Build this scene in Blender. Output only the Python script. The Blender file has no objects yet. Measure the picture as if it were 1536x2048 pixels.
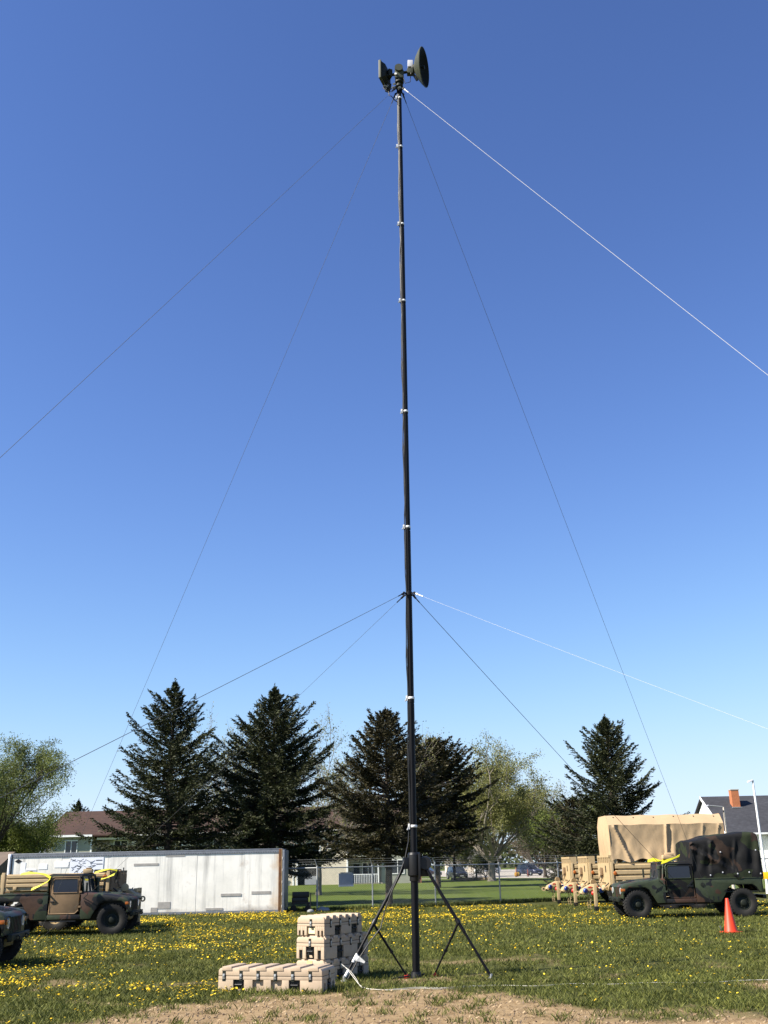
import bpy, bmesh, math, random
import numpy as np
from mathutils import Vector, Matrix, noise

# ---------------------------------------------------------------- scene, camera, light
scene = bpy.context.scene
col = scene.collection
cam_data = bpy.data.cameras.new("camera")
cam = bpy.data.objects.new("camera", cam_data)
col.objects.link(cam)
scene.camera = cam
PITCH = math.atan(707.0 / 2000.0)
ROLL = math.radians(1.19)
cam_data.sensor_fit = 'VERTICAL'
cam_data.sensor_height = 24.0
cam_data.sensor_width = 18.0
cam_data.lens = 24.0 * 2000.0 / 2048.0
cam_data.clip_start = 0.1
cam_data.clip_end = 6000.0
_L = Vector((1, 0, 0)); _U = Vector((0, -math.sin(PITCH), math.cos(PITCH))); _F = Vector((0, math.cos(PITCH), math.sin(PITCH)))
_X = _L * math.cos(ROLL) - _U * math.sin(ROLL)
_Y = _L * math.sin(ROLL) + _U * math.cos(ROLL)
cam.matrix_world = Matrix(((_X.x, _Y.x, -_F.x, 0), (_X.y, _Y.y, -_F.y, 0), (_X.z, _Y.z, -_F.z, 1.9), (0, 0, 0, 1)))

SUN = Vector((-0.69, -0.29, 0.67)).normalized()
world = bpy.data.worlds.new("World"); scene.world = world
world.use_nodes = True
wn = world.node_tree.nodes; wl = world.node_tree.links
bg = wn["Background"]
sky = wn.new("ShaderNodeTexSky")
sky.sky_type = 'NISHITA'; sky.sun_disc = False
sky.sun_elevation = math.asin(SUN.z)
sky.sun_rotation = math.atan2(SUN.x, SUN.y)
sky.altitude = 200.0; sky.air_density = 0.9; sky.dust_density = 0.0; sky.ozone_density = 4.0
tint = wn.new("ShaderNodeMix"); tint.data_type = 'RGBA'; tint.blend_type = 'MULTIPLY'; tint.inputs[0].default_value = 1.0
tint.inputs[7].default_value = (0.85, 0.82, 0.95, 1.0)
gm = wn.new("ShaderNodeGamma"); gm.inputs[1].default_value = 1.22
wl.new(sky.outputs[0], gm.inputs[0]); wl.new(gm.outputs[0], tint.inputs[6])
def vmath(op, x, y):                                                    # haze: the sky rolls off smoothly towards the horizon
    n = wn.new("ShaderNodeVectorMath"); n.operation = op
    for k, q in ((0, x), (1, y)):
        if isinstance(q, tuple): n.inputs[k].default_value = q
        else: wl.new(q, n.inputs[k])
    return n.outputs[0]
def vpow(x, e):
    n = wn.new("ShaderNodeGamma"); wl.new(x, n.inputs[0]); n.inputs[1].default_value = e
    return n.outputs[0]
HAZE = (4.5, 5.5, 6.6)
ratio = vmath('DIVIDE', tint.outputs[2], HAZE)
roll = vpow(vmath('ADD', vpow(ratio, 3.0), (1.0, 1.0, 1.0)), 1.0 / 3.0)
wl.new(vmath('DIVIDE', tint.outputs[2], roll), bg.inputs[0])
bg.inputs[1].default_value = 0.083
sun_data = bpy.data.lights.new("sun", 'SUN')
sun_data.energy = 5.0; sun_data.angle = math.radians(0.55); sun_data.color = (1.0, 0.93, 0.82)
sun = bpy.data.objects.new("sun", sun_data); col.objects.link(sun)
sun.rotation_euler = SUN.to_track_quat('Z', 'Y').to_euler()
sun.location = (0, 0, 60)
scene.view_settings.view_transform = 'Standard'
scene.view_settings.look = 'None'
scene.view_settings.exposure = 1.15
scene.view_settings.gamma = 1.0
scene.view_settings.use_curve_mapping = False
scene.render.film_transparent = False
scene.cycles.max_bounces = 6
scene.cycles.transparent_max_bounces = 12

random.seed(7)
RNG = np.random.default_rng(7)
R = math.radians

# ---------------------------------------------------------------- helpers
class MB:
    """collects geometry for ONE mesh object"""
    def __init__(s):
        s.v = []; s.f = []
    def add(s, vs, fs):
        b = len(s.v)
        s.v.extend([tuple(p) for p in vs]); s.f.extend([tuple(i + b for i in q) for q in fs])
        return s
    def box(s, c, d, rz=0.0, ry=0.0, rx=0.0):
        hx, hy, hz = d[0] / 2, d[1] / 2, d[2] / 2
        vs = [Vector((x, y, z)) for x in (-hx, hx) for y in (-hy, hy) for z in (-hz, hz)]
        if rz or ry or rx:
            m = Matrix.Rotation(rz, 3, 'Z') @ Matrix.Rotation(ry, 3, 'Y') @ Matrix.Rotation(rx, 3, 'X')
            vs = [m @ p for p in vs]
        c = Vector(c)
        return s.add([p + c for p in vs], [(0, 1, 3, 2), (4, 6, 7, 5), (0, 4, 5, 1), (2, 3, 7, 6), (0, 2, 6, 4), (1, 5, 7, 3)])
    def bb(s, x0, x1, y0, y1, z0, z1):
        return s.box(((x0 + x1) / 2, (y0 + y1) / 2, (z0 + z1) / 2), (abs(x1 - x0), abs(y1 - y0), abs(z1 - z0)))
    def prism(s, poly, axis, a, b):
        """poly = 2-D points in the plane normal to axis ('y': (x,z), 'x': (y,z), 'z': (x,y))"""
        def P(p, t):
            return {'x': (t, p[0], p[1]), 'y': (p[0], t, p[1]), 'z': (p[0], p[1], t)}[axis]
        n = len(poly)
        vs = [P(p, a) for p in poly] + [P(p, b) for p in poly]
        fs = [tuple(range(n)), tuple(range(2 * n - 1, n - 1, -1))]
        for i in range(n):
            j = (i + 1) % n
            fs.append((j, i, n + i, n + j))
        return s.add(vs, fs)
    def tube(s, path, rad, n=8, cap=True):
        path = [Vector(p) for p in path]
        k = len(path)
        if not hasattr(rad, '__len__'): rad = [rad] * k
        vs = []; fs = []
        up = None
        for i, p in enumerate(path):
            d = (path[min(i + 1, k - 1)] - path[max(i - 1, 0)])
            if d.length < 1e-9: d = Vector((0, 0, 1))
            d.normalize()
            if up is None:
                up = Vector((0, 0, 1)) if abs(d.z) < 0.9 else Vector((1, 0, 0))
            a = d.cross(up)
            if a.length < 1e-6: a = d.orthogonal()
            a.normalize(); b = d.cross(a).normalized()
            up = -b if False else up
            for j in range(n):
                t = 2 * math.pi * j / n
                vs.append(p + (a * math.cos(t) + b * math.sin(t)) * rad[i])
        for i in range(k - 1):
            for j in range(n):
                jj = (j + 1) % n
                fs.append((i * n + j, i * n + jj, (i + 1) * n + jj, (i + 1) * n + j))
        if cap and n > 2:
            fs.append(tuple(range(n - 1, -1, -1))); fs.append(tuple((k - 1) * n + j for j in range(n)))
        return s.add(vs, fs)
    def lathe(s, prof, o=(0, 0, 0), axis=(0, 0, 1), n=24):
        """prof = (r, h) pairs along axis from o"""
        ax = Vector(axis).normalized(); a = ax.orthogonal().normalized(); b = ax.cross(a)
        o = Vector(o); vs = []; fs = []
        for (r, h) in prof:
            for j in range(n):
                t = 2 * math.pi * j / n
                vs.append(o + ax * h + (a * math.cos(t) + b * math.sin(t)) * max(r, 1e-4))
        for i in range(len(prof) - 1):
            for j in range(n):
                jj = (j + 1) % n
                fs.append((i * n + j, i * n + jj, (i + 1) * n + jj, (i + 1) * n + j))
        return s.add(vs, fs)
    def disc(s, o, axis, r, h, n=16):
        return s.lathe([(0, 0), (r, 0), (r, h), (0, h)], o, axis, n)
    def grid(s, fn, nu, nv):
        vs = [fn(i / nu, j / nv) for i in range(nu + 1) for j in range(nv + 1)]
        fs = [(i * (nv + 1) + j, (i + 1) * (nv + 1) + j, (i + 1) * (nv + 1) + j + 1, i * (nv + 1) + j + 1) for i in range(nu) for j in range(nv)]
        return s.add(vs, fs)
    def mesh(s, name, mat, bevel=0.0, smooth=None, recalc=True):
        me = bpy.data.meshes.new(name)
        me.from_pydata(s.v, [], s.f)
        if bevel or recalc:
            bm = bmesh.new(); bm.from_mesh(me)
            if recalc: bmesh.ops.recalc_face_normals(bm, faces=bm.faces)
            if bevel:
                es = [e for e in bm.edges if len(e.link_faces) == 2 and e.calc_face_angle(0) > 0.5]
                bmesh.ops.bevel(bm, geom=es, offset=bevel, segments=2, affect='EDGES', profile=0.6, clamp_overlap=True)
            bm.to_mesh(me); bm.free()
        if mat is not None: me.materials.append(mat)
        if smooth is not None or bevel:
            me.shade_smooth(); me.set_sharp_from_angle(angle=R(smooth if smooth else 40))
        me.update()
        return me
    def build(s, name, mat, parent=None, bevel=0.0, smooth=None, **props):
        o = bpy.data.objects.new(name, s.mesh(name, mat, bevel, smooth))
        col.objects.link(o)
        if parent is not None: o.parent = parent
        for k, v in props.items(): o[k] = v
        return o

def from_mesh(name, me, parent=None, loc=(0, 0, 0), rot=(0, 0, 0), **props):
    o = bpy.data.objects.new(name, me); col.objects.link(o)
    if parent is not None: o.parent = parent
    o.location = loc; o.rotation_euler = rot
    for k, v in props.items(): o[k] = v
    return o

def tag(o, label, cat, group=None):
    o['label'] = label; o['category'] = cat
    if group: o['group'] = group
    return o

def thing(name, label, cat, loc=(0, 0, 0), rz=0.0, group=None):
    o = bpy.data.objects.new(name, None); col.objects.link(o)
    o.empty_display_size = 0.2
    o.location = loc; o.rotation_euler = (0, 0, rz)
    return tag(o, label, cat, group)

def copy_tree(o, parent=None):
    c = o.copy(); col.objects.link(c); c.parent = parent
    for ch in list(o.children): copy_tree(ch, c)
    return c

def raw_mesh(name, verts, faces, mat, smooth=False):
    """fast path for numpy foliage: verts (n,3), faces (m,k) of equal size"""
    verts = np.ascontiguousarray(verts, dtype=np.float32); faces = np.ascontiguousarray(faces, dtype=np.int32)
    me = bpy.data.meshes.new(name)
    m, k = faces.shape
    me.vertices.add(len(verts)); me.vertices.foreach_set('co', verts.ravel())
    me.loops.add(m * k); me.loops.foreach_set('vertex_index', faces.ravel())
    me.polygons.add(m)
    me.polygons.foreach_set('loop_start', np.arange(0, m * k, k, dtype=np.int32))
    me.polygons.foreach_set('loop_total', np.full(m, k, dtype=np.int32))
    me.update(calc_edges=True); me.validate()
    if mat is not None: me.materials.append(mat)
    return me

# ---------------------------------------------------------------- materials
def nodes(name):
    m = bpy.data.materials.new(name); m.use_nodes = True
    nt = m.node_tree
    return m, nt, nt.nodes, nt.links, nt.nodes['Principled BSDF']

def ramp(nt, fac, stops, interp='LINEAR'):
    r = nt.nodes.new('ShaderNodeValToRGB'); r.color_ramp.interpolation = interp
    el = r.color_ramp.elements
    while len(el) > 1: el.remove(el[-1])
    el[0].position = stops[0][0]; el[0].color = (*stops[0][1], 1)
    for p, c in stops[1:]:
        e = el.new(p); e.color = (*c, 1)
    nt.links.new(fac, r.inputs[0])
    return r.outputs[0]

def tex_noise(nt, scale, detail=4.0, rough=0.6, vec=None, dist=0.0):
    n = nt.nodes.new('ShaderNodeTexNoise')
    n.inputs['Scale'].default_value = scale; n.inputs['Detail'].default_value = detail
    n.inputs['Roughness'].default_value = rough; n.inputs['Distortion'].default_value = dist
    if vec is not None: nt.links.new(vec, n.inputs['Vector'])
    return n

def coords(nt, which='Object', scale=(1, 1, 1)):
    tc = nt.nodes.new('ShaderNodeTexCoord')
    mp = nt.nodes.new('ShaderNodeMapping'); mp.inputs['Scale'].default_value = scale
    nt.links.new(tc.outputs[which], mp.inputs[0])
    return mp.outputs[0]

def add_bump(nt, b, h, strength=0.2, dist=0.02):
    bp = nt.nodes.new('ShaderNodeBump'); bp.inputs['Strength'].default_value = strength; bp.inputs['Distance'].default_value = dist
    nt.links.new(h, bp.inputs['Height']); nt.links.new(bp.outputs[0], b.inputs['Normal'])

def mul(c, k): return tuple(min(1.0, x * k) for x in c)

def plain(name, c, rough=0.6, metal=0.0, var=0.18, scale=6.0, bump=0.0, dirt=None, spec=0.4):
    """surface colour with slight wear; dirt = colour of dust lying in blotches"""
    m, nt, N, Lk, b = nodes(name)
    v = coords(nt)
    n = tex_noise(nt, scale, 5, 0.65, v)
    cc = ramp(nt, n.outputs[0], [(0.25, mul(c, 1 - var)), (0.55, c), (0.8, mul(c, 1 + var))])
    if dirt:
        n2 = tex_noise(nt, scale * 0.45, 6, 0.7, v)
        fr = ramp(nt, n2.outputs[0], [(0.45, (0, 0, 0)), (0.75, (0.6, 0.6, 0.6))])
        mx = N.new('ShaderNodeMix'); mx.data_type = 'RGBA'
        Lk.new(fr, mx.inputs[0]); Lk.new(cc, mx.inputs[6]); mx.inputs[7].default_value = (*dirt, 1)
        cc = mx.outputs[2]
    Lk.new(cc, b.inputs['Base Color'])
    b.inputs['Roughness'].default_value = rough; b.inputs['Metallic'].default_value = metal
    b.inputs['Specular IOR Level'].default_value = spec
    if bump: add_bump(nt, b, n.outputs[0], bump, 0.01)
    return m

def camo(name, cloth=False):
    m, nt, N, Lk, b = nodes(name)
    v = coords(nt, 'Object', (1.0, 1.3, 1.5))
    n1 = tex_noise(nt, 1.15, 2, 0.45, v, 0.6)
    n2 = tex_noise(nt, 1.5, 2, 0.45, coords(nt, 'Object', (1.2, 1.0, 1.0)), 0.8)
    g, br, bk = (0.030, 0.040, 0.021), (0.058, 0.031, 0.020), (0.008, 0.008, 0.009)
    if cloth: g, br, bk = (0.016, 0.022, 0.009), (0.026, 0.016, 0.011), (0.0055, 0.0055, 0.006)
    th = 0.47 if cloth else 0.525
    c1 = ramp(nt, n1.outputs[0], [(0.0, g), (th, g), (th + 0.01, bk), (1.0, bk)])
    f2 = ramp(nt, n2.outputs[0], [(0.0, (0, 0, 0)), (0.62 if cloth else 0.56, (0, 0, 0)), (0.63 if cloth else 0.57, (1, 1, 1)), (1, (1, 1, 1))])
    mx = N.new('ShaderNodeMix'); mx.data_type = 'RGBA'
    Lk.new(f2, mx.inputs[0]); Lk.new(c1, mx.inputs[6]); mx.inputs[7].default_value = (*br, 1)
    n3 = tex_noise(nt, 9, 5, 0.7, coords(nt))
    hs = ramp(nt, n3.outputs[0], [(0.3, (0.8, 0.8, 0.8)), (0.75, (1.35, 1.3, 1.2))])
    mm = N.new('ShaderNodeMix'); mm.data_type = 'RGBA'; mm.blend_type = 'MULTIPLY'; mm.inputs[0].default_value = 1
    Lk.new(mx.outputs[2], mm.inputs[6]); Lk.new(hs, mm.inputs[7])
    Lk.new(mm.outputs[2], b.inputs['Base Color'])
    b.inputs['Roughness'].default_value = 0.75 if cloth else 0.5
    b.inputs['Specular IOR Level'].default_value = 0.25 if cloth else 0.4
    add_bump(nt, b, n3.outputs[0], 0.25 if cloth else 0.06, 0.02)
    return m

def leafmat(name, c1, c2, rough=0.6, trans=0.25, spec=0.25):
    """foliage: each leaf island has its own tint, some light passes through"""
    m, nt, N, Lk, b = nodes(name)
    g = N.new('ShaderNodeNewGeometry')
    cc = ramp(nt, g.outputs['Random Per Island'], [(0.0, c1), (1.0, c2)])
    n = tex_noise(nt, 0.7, 3, 0.6, coords(nt))
    hs = ramp(nt, n.outputs[0], [(0.3, (0.7, 0.7, 0.7)), (0.7, (1.3, 1.3, 1.3))])
    mm = N.new('ShaderNodeMix'); mm.data_type = 'RGBA'; mm.blend_type = 'MULTIPLY'; mm.inputs[0].default_value = 1
    Lk.new(cc, mm.inputs[6]); Lk.new(hs, mm.inputs[7])
    Lk.new(mm.outputs[2], b.inputs['Base Color'])
    b.inputs['Roughness'].default_value = rough; b.inputs['Specular IOR Level'].default_value = spec
    if trans:
        t = N.new('ShaderNodeBsdfTranslucent'); Lk.new(mm.outputs[2], t.inputs[0])
        ms = N.new('ShaderNodeMixShader'); ms.inputs[0].default_value = trans
        Lk.new(b.outputs[0], ms.inputs[1]); Lk.new(t.outputs[0], ms.inputs[2])
        Lk.new(ms.outputs[0], N['Material Output'].inputs[0])
    return m

def glassmat(name, tint=(0.02, 0.025, 0.03), rough=0.05):
    m, nt, N, Lk, b = nodes(name)
    b.inputs['Base Color'].default_value = (*tint, 1); b.inputs['Roughness'].default_value = rough
    b.inputs['Specular IOR Level'].default_value = 0.6
    return m

MT = {}
MT['black'] = plain('black_paint', (0.008, 0.008, 0.009), 0.45, 0, 0.25, 9, 0.05)
MT['mast'] = plain('mast_anodised', (0.0045, 0.0045, 0.006), 0.5, 0.0, 0.3, 5, 0.0, spec=0.2)
MT['rubber'] = plain('tyre_rubber', (0.011, 0.0105, 0.010), 0.85, 0, 0.3, 8, 0.1, dirt=(0.030, 0.026, 0.020))
MT['whitetape'] = plain('white_tape', (0.78, 0.77, 0.74), 0.55, 0, 0.06, 12)
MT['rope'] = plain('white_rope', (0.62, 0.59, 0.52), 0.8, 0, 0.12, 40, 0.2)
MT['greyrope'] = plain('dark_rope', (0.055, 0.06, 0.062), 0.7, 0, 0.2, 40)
MT['olive'] = plain('olive_paint', (0.046, 0.052, 0.030), 0.6, 0, 0.2, 8, 0.05)
MT['odark'] = plain('dark_olive', (0.014, 0.017, 0.012), 0.6, 0, 0.2, 8, 0.05, spec=0.25)
MT['lgrey'] = plain('pale_grey_box', (0.55, 0.55, 0.58), 0.45, 0, 0.1, 20)
MT['casetan'] = plain('tan_case_plastic', (0.46, 0.355, 0.25), 0.55, 0, 0.10, 9, 0.08, dirt=(0.34, 0.25, 0.165), spec=0.3)
MT['steel'] = plain('zinc_steel', (0.42, 0.42, 0.41), 0.4, 0.7, 0.2, 12)
MT['galv'] = plain('galvanised_pipe', (0.36, 0.37, 0.36), 0.5, 0.3, 0.15, 10)
MT['wire'] = plain('fence_wire', (0.27, 0.28, 0.27), 0.55, 0.2, 0.1, 10)
MT['tan'] = plain('tan_paint', (0.44, 0.325, 0.175), 0.6, 0, 0.1, 5, 0.05, dirt=(0.31, 0.22, 0.125))
MT['tandoor'] = plain('tan_door_cloth_board_shade', (0.20, 0.13, 0.07), 0.85, 0, 0.18, 5, 0.25)  # cloth brown; also the painted shade on the left trailers' front boards
MT['tancloth'] = plain('tan_canvas', (0.43, 0.305, 0.175), 0.85, 0, 0.07, 4, 0.15)
MT['yellow'] = plain('yellow_webbing', (0.72, 0.66, 0.03), 0.6, 0, 0.12, 10, 0.1)
MT['orange'] = plain('cone_orange', (0.66, 0.045, 0.012), 0.5, 0, 0.06, 8, spec=0.4)
MT['red'] = plain('red_plastic', (0.50, 0.03, 0.02), 0.4, 0, 0.1, 10)
MT['blue'] = plain('blue_plastic', (0.012, 0.05, 0.25), 0.35, 0, 0.1, 10)
MT['amber'] = plain('amber_lens', (0.35, 0.10, 0.02), 0.25, 0, 0.1, 10)
MT['lamp'] = plain('headlamp_glass', (0.35, 0.37, 0.37), 0.12, 0, 0.15, 8, spec=0.7)
MT['glass'] = glassmat('dark_glass')
MT['glassb'] = glassmat('soft_window', (0.016, 0.020, 0.034), 0.22)
MT['camo'] = camo('camo_paint')
MT['camocloth'] = camo('camo_canvas', True)
MT['concrete'] = plain('pale_concrete', (0.38, 0.34, 0.28), 0.85, 0, 0.1, 0.25, 0.05)
MT['bark'] = plain('bark', (0.055, 0.042, 0.032), 0.9, 0, 0.35, 4, 0.5)
MT['palebark'] = plain('pale_bark', (0.20, 0.172, 0.14), 0.9, 0, 0.3, 4, 0.4)
MT['needle'] = leafmat('spruce_needles', (0.012, 0.017, 0.007), (0.050, 0.056, 0.019), 0.6, 0.08)
MT['needleb'] = leafmat('spruce_needles_brown', (0.018, 0.018, 0.008), (0.058, 0.049, 0.019), 0.6, 0.08)
MT['leafy'] = leafmat('spring_leaves', (0.12, 0.13, 0.032), (0.25, 0.245, 0.085), 0.6, 0.35)
MT['leafw'] = leafmat('willow_leaves', (0.085, 0.11, 0.026), (0.19, 0.215, 0.065), 0.6, 0.35)
MT['leafg'] = leafmat('green_leaves', (0.06, 0.085, 0.016), (0.145, 0.17, 0.034), 0.6, 0.35)
MT['leafd'] = leafmat('far_leaves', (0.035, 0.05, 0.018), (0.08, 0.095, 0.03), 0.7, 0.25)
# ================================================================ THE SETTING
def smooth01(t): t = max(0.0, min(1.0, t)); return t * t * (3 - 2 * t)
def nz(x, y, s, o=0.0): return noise.fractal(Vector((x * s + o, y * s - o, o)), 1.0, 2.0, 4)
def dirt_amount(x, y):
    """1 = bare trampled soil, 0 = turf"""
    xs = [-30, -4.6, -3.3, -2.2, -0.6, 0.8, 1.7, 2.6, 4.0, 30]
    ys = [11.0, 14.4, 16.1, 17.0, 17.5, 17.6, 16.9, 15.7, 14.9, 14.0]
    yb = float(np.interp(x, xs, ys))
    d = (yb - y) / 1.1 + 0.5 + 0.85 * nz(x, y, 0.9) + 0.45 * nz(x, y, 3.1, 5)
    d -= 0.75 * smooth01((x - 1.2) / 2.0)
    r = math.hypot((x - 0.35) / 1.3, (y - 19.0) / 0.7)
    d = max(d, 0.75 - 0.7 * r + 0.5 * nz(x, y, 1.7, 9))
    d = max(d, -0.15 + 1.2 * nz(x, y, 0.55, 21)) if y < 24 else d
    return smooth01(d)

def turf_material():
    m, nt, N, Lk, b = nodes('turf')
    v = coords(nt, 'Object')
    n1 = tex_noise(nt, 0.35, 5, 0.6, v); n2 = tex_noise(nt, 14, 6, 0.75, v); n3 = tex_noise(nt, 3.0, 5, 0.7, v)
    g = ramp(nt, n2.outputs[0], [(0.28, (0.017, 0.022, 0.006)), (0.5, (0.050, 0.057, 0.015)), (0.72, (0.12, 0.11, 0.04))])
    g2 = ramp(nt, n1.outputs[0], [(0.3, (0.8, 0.85, 0.8)), (0.7, (1.25, 1.15, 1.1))])
    mm = N.new('ShaderNodeMix'); mm.data_type = 'RGBA'; mm.blend_type = 'MULTIPLY'; mm.inputs[0].default_value = 1
    Lk.new(g, mm.inputs[6]); Lk.new(g2, mm.inputs[7])
    s = ramp(nt, n2.outputs[0], [(0.2, (0.16, 0.105, 0.054)), (0.5, (0.27, 0.19, 0.102)), (0.8, (0.35, 0.255, 0.145))])
    s2 = ramp(nt, n3.outputs[0], [(0.32, (0.60, 0.57, 0.55)), (0.5, (0.95, 0.95, 0.95)), (0.7, (1.1, 1.1, 1.1))])
    ms = N.new('ShaderNodeMix'); ms.data_type = 'RGBA'; ms.blend_type = 'MULTIPLY'; ms.inputs[0].default_value = 1
    Lk.new(s, ms.inputs[6]); Lk.new(s2, ms.inputs[7])
    at = N.new('ShaderNodeAttribute'); at.attribute_name = 'soil'
    mx = N.new('ShaderNodeMix'); mx.data_type = 'RGBA'
    Lk.new(at.outputs['Fac'], mx.inputs[0]); Lk.new(mm.outputs[2], mx.inputs[6]); Lk.new(ms.outputs[2], mx.inputs[7])
    Lk.new(mx.outputs[2], b.inputs['Base Color'])
    b.inputs['Roughness'].default_value = 0.95; b.inputs['Specular IOR Level'].default_value = 0.1
    add_bump(nt, b, n2.outputs[0], 0.45, 0.015)
    return m
MT['turf'] = turf_material()

def lawn_material():
    m, nt, N, Lk, b = nodes('mown_lawn')
    v = coords(nt, 'Object')
    n1 = tex_noise(nt, 0.22, 4, 0.6, v); n2 = tex_noise(nt, 9, 6, 0.8, v)
    g = ramp(nt, n2.outputs[0], [(0.25, (0.052, 0.078, 0.013)), (0.5, (0.086, 0.118, 0.023)), (0.78, (0.128, 0.158, 0.038))])
    g2 = ramp(nt, n1.outputs[0], [(0.3, (0.85, 0.9, 0.85)), (0.7, (1.2, 1.1, 1.1))])
    mm = N.new('ShaderNodeMix'); mm.data_type = 'RGBA'; mm.blend_type = 'MULTIPLY'; mm.inputs[0].default_value = 1
    Lk.new(g, mm.inputs[6]); Lk.new(g2, mm.inputs[7]); Lk.new(mm.outputs[2], b.inputs['Base Color'])
    b.inputs['Roughness'].default_value = 0.95; b.inputs['Specular IOR Level'].default_value = 0.1
    add_bump(nt, b, n2.outputs[0], 0.6, 0.04)
    return m
MT['lawn'] = lawn_material()

def sheet(name, poly, z, mat):
    return MB().add([(x, y, z) for x, y in poly], [tuple(range(len(poly)))]).build(name, mat, kind='structure')

sheet('ground', [(-900, -60), (900, -60), (900, 1500), (-900, 1500)], 0.0, MT['turf'])
# near field with bare soil: fine sheet carrying the soil mask
def near_field():
    x0, x1, y0, y1, st = -12.0, 12.0, 11.0, 25.0, 0.11
    nx = int((x1 - x0) / st); ny = int((y1 - y0) / st)
    xs = np.linspace(x0, x1, nx + 1); ys = np.linspace(y0, y1, ny + 1)
    soil = np.zeros((nx + 1, ny + 1), np.float32); zz = np.zeros_like(soil)
    for i, x in enumerate(xs):
        for j, y in enumerate(ys):
            s = dirt_amount(x, y); soil[i, j] = s
            e = min(1.0, min(x - x0, x1 - x, y1 - y) / 1.5)
            zz[i, j] = 0.004 + max(0.0, e) * (0.012 * nz(x, y, 2.3) + 0.012 * nz(x, y, 6.0) + 0.012 - 0.012 * s)
    vv = np.stack([np.repeat(xs[:, None], ny + 1, 1), np.repeat(ys[None, :], nx + 1, 0), np.maximum(zz, 0.003)], -1).reshape(-1, 3)
    idx = np.arange((nx + 1) * (ny + 1)).reshape(nx + 1, ny + 1)
    fc = np.stack([idx[:-1, :-1], idx[1:, :-1], idx[1:, 1:], idx[:-1, 1:]], -1).reshape(-1, 4)
    me = raw_mesh('near_ground', vv, fc, MT['turf'])
    a = me.attributes.new('soil', 'FLOAT', 'POINT'); a.data.foreach_set('value', soil.ravel())
    from_mesh('near_ground', me, kind='structure')
    return soil, xs, ys
SOIL, SX, SY = near_field()

FENCE = [(-15.2, 50.9), (-11.0, 50.5), (-7.1, 50.1), (-3.42, 48.9), (-0.9, 49.9), (2.1, 51.6), (5.42, 53.6), (8.7, 55.6), (12.0, 57.6), (15.3, 59.6), (18.6, 61.6), (21.9, 63.6), (25.2, 65.6), (28.5, 67.6)]
sheet('lawn', [(-120, 51.5), (-7.1, 50.3), (-3.42, 49.1), (-0.9, 50.1), (2.1, 51.8), (5.42, 53.8), (28.5, 67.8), (120, 67.8), (120, 180), (-120, 180)], 0.004, MT['lawn'])
sheet('parking_lot', [(13.5, 146), (24, 128), (31, 112), (70, 100), (120, 120), (120, 330), (-60, 330), (-60, 236), (7, 205), (8.5, 170)], 0.010, MT['concrete'])
sheet('footpath', [(3.5, 149), (8.0, 149), (8.6, 152), (3.0, 153)], 0.010, MT['concrete'])
sheet('far_verge', [(-200, 330), (300, 330), (300, 420), (-200, 420)], 0.012, MT['lawn'])

# kept as low mounds so the meadow edge is not ruled
def blades(n, sampler, hmin, hmax, w0, w1, seed, lean=0.6, one=False):
    rg = np.random.default_rng(seed)
    xy = sampler(n, rg); n = len(xy)
    dist = np.hypot(xy[:, 0], xy[:, 1])
    h = rg.uniform(hmin, hmax, n); w = rg.uniform(w0, w1, n) * (0.6 + dist / 32.0)
    a = rg.uniform(0, 2 * np.pi, n); ln = rg.uniform(0.15, 1.0, n) * lean * h; la = rg.uniform(0, 2 * np.pi, n)
    bx, by = np.cos(a) * w / 2, np.sin(a) * w / 2
    v = np.zeros((n, 4, 3), np.float32)
    v[:, 0, 0] = xy[:, 0] - bx; v[:, 0, 1] = xy[:, 1] - by
    v[:, 1, 0] = xy[:, 0] + bx; v[:, 1, 1] = xy[:, 1] + by
    tx, ty = np.cos(la) * ln, np.sin(la) * ln
    v[:, 2, 0] = xy[:, 0] + bx * 0.6 + tx * 0.45; v[:, 2, 1] = xy[:, 1] + by * 0.6 + ty * 0.45; v[:, 2, 2] = h * 0.62
    v[:, 3, 0] = xy[:, 0] + tx; v[:, 3, 1] = xy[:, 1] + ty; v[:, 3, 2] = h
    b = np.arange(n)[:, None] * 4
    if one:   # far blades: a single triangle each
        v = np.ascontiguousarray(v[:, [0, 1, 3]]); return v.reshape(-1, 3), np.arange(n * 3).reshape(n, 3)
    f = np.concatenate([b + np.array([[0, 1, 2]]), b + np.array([[0, 2, 3]])], 0)
    return v.reshape(-1, 3), f

def soil_at(x, y):
    i = np.clip(((x - SX[0]) / (SX[1] - SX[0])).astype(int), 0, len(SX) - 1); j = np.clip(((y - SY[0]) / (SY[1] - SY[0])).astype(int), 0, len(SY) - 1)
    s = SOIL[i, j]
    return np.where((x > SX[0]) & (x < SX[-1]) & (y < SY[-1]), s, 0.0)

def clump(x, y, s, o, sharp=1.0):
    """cheap smooth value noise (vectorised) in 0..1"""
    rs = np.random.default_rng(int(o * 100) + 3); T = rs.random((64, 64))
    X = x * s + o; Y = y * s - o
    i = np.floor(X).astype(int); j = np.floor(Y).astype(int); u = X - i; v = Y - j
    u = u * u * (3 - 2 * u); v = v * v * (3 - 2 * v)
    g = lambda a, b: T[a % 64, b % 64]
    return (g(i, j) * (1 - u) + g(i + 1, j) * u) * (1 - v) + (g(i, j + 1) * (1 - u) + g(i + 1, j + 1) * u) * v

def fence_y(x):
    return np.interp(x, [p[0] for p in FENCE], [p[1] for p in FENCE])

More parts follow.
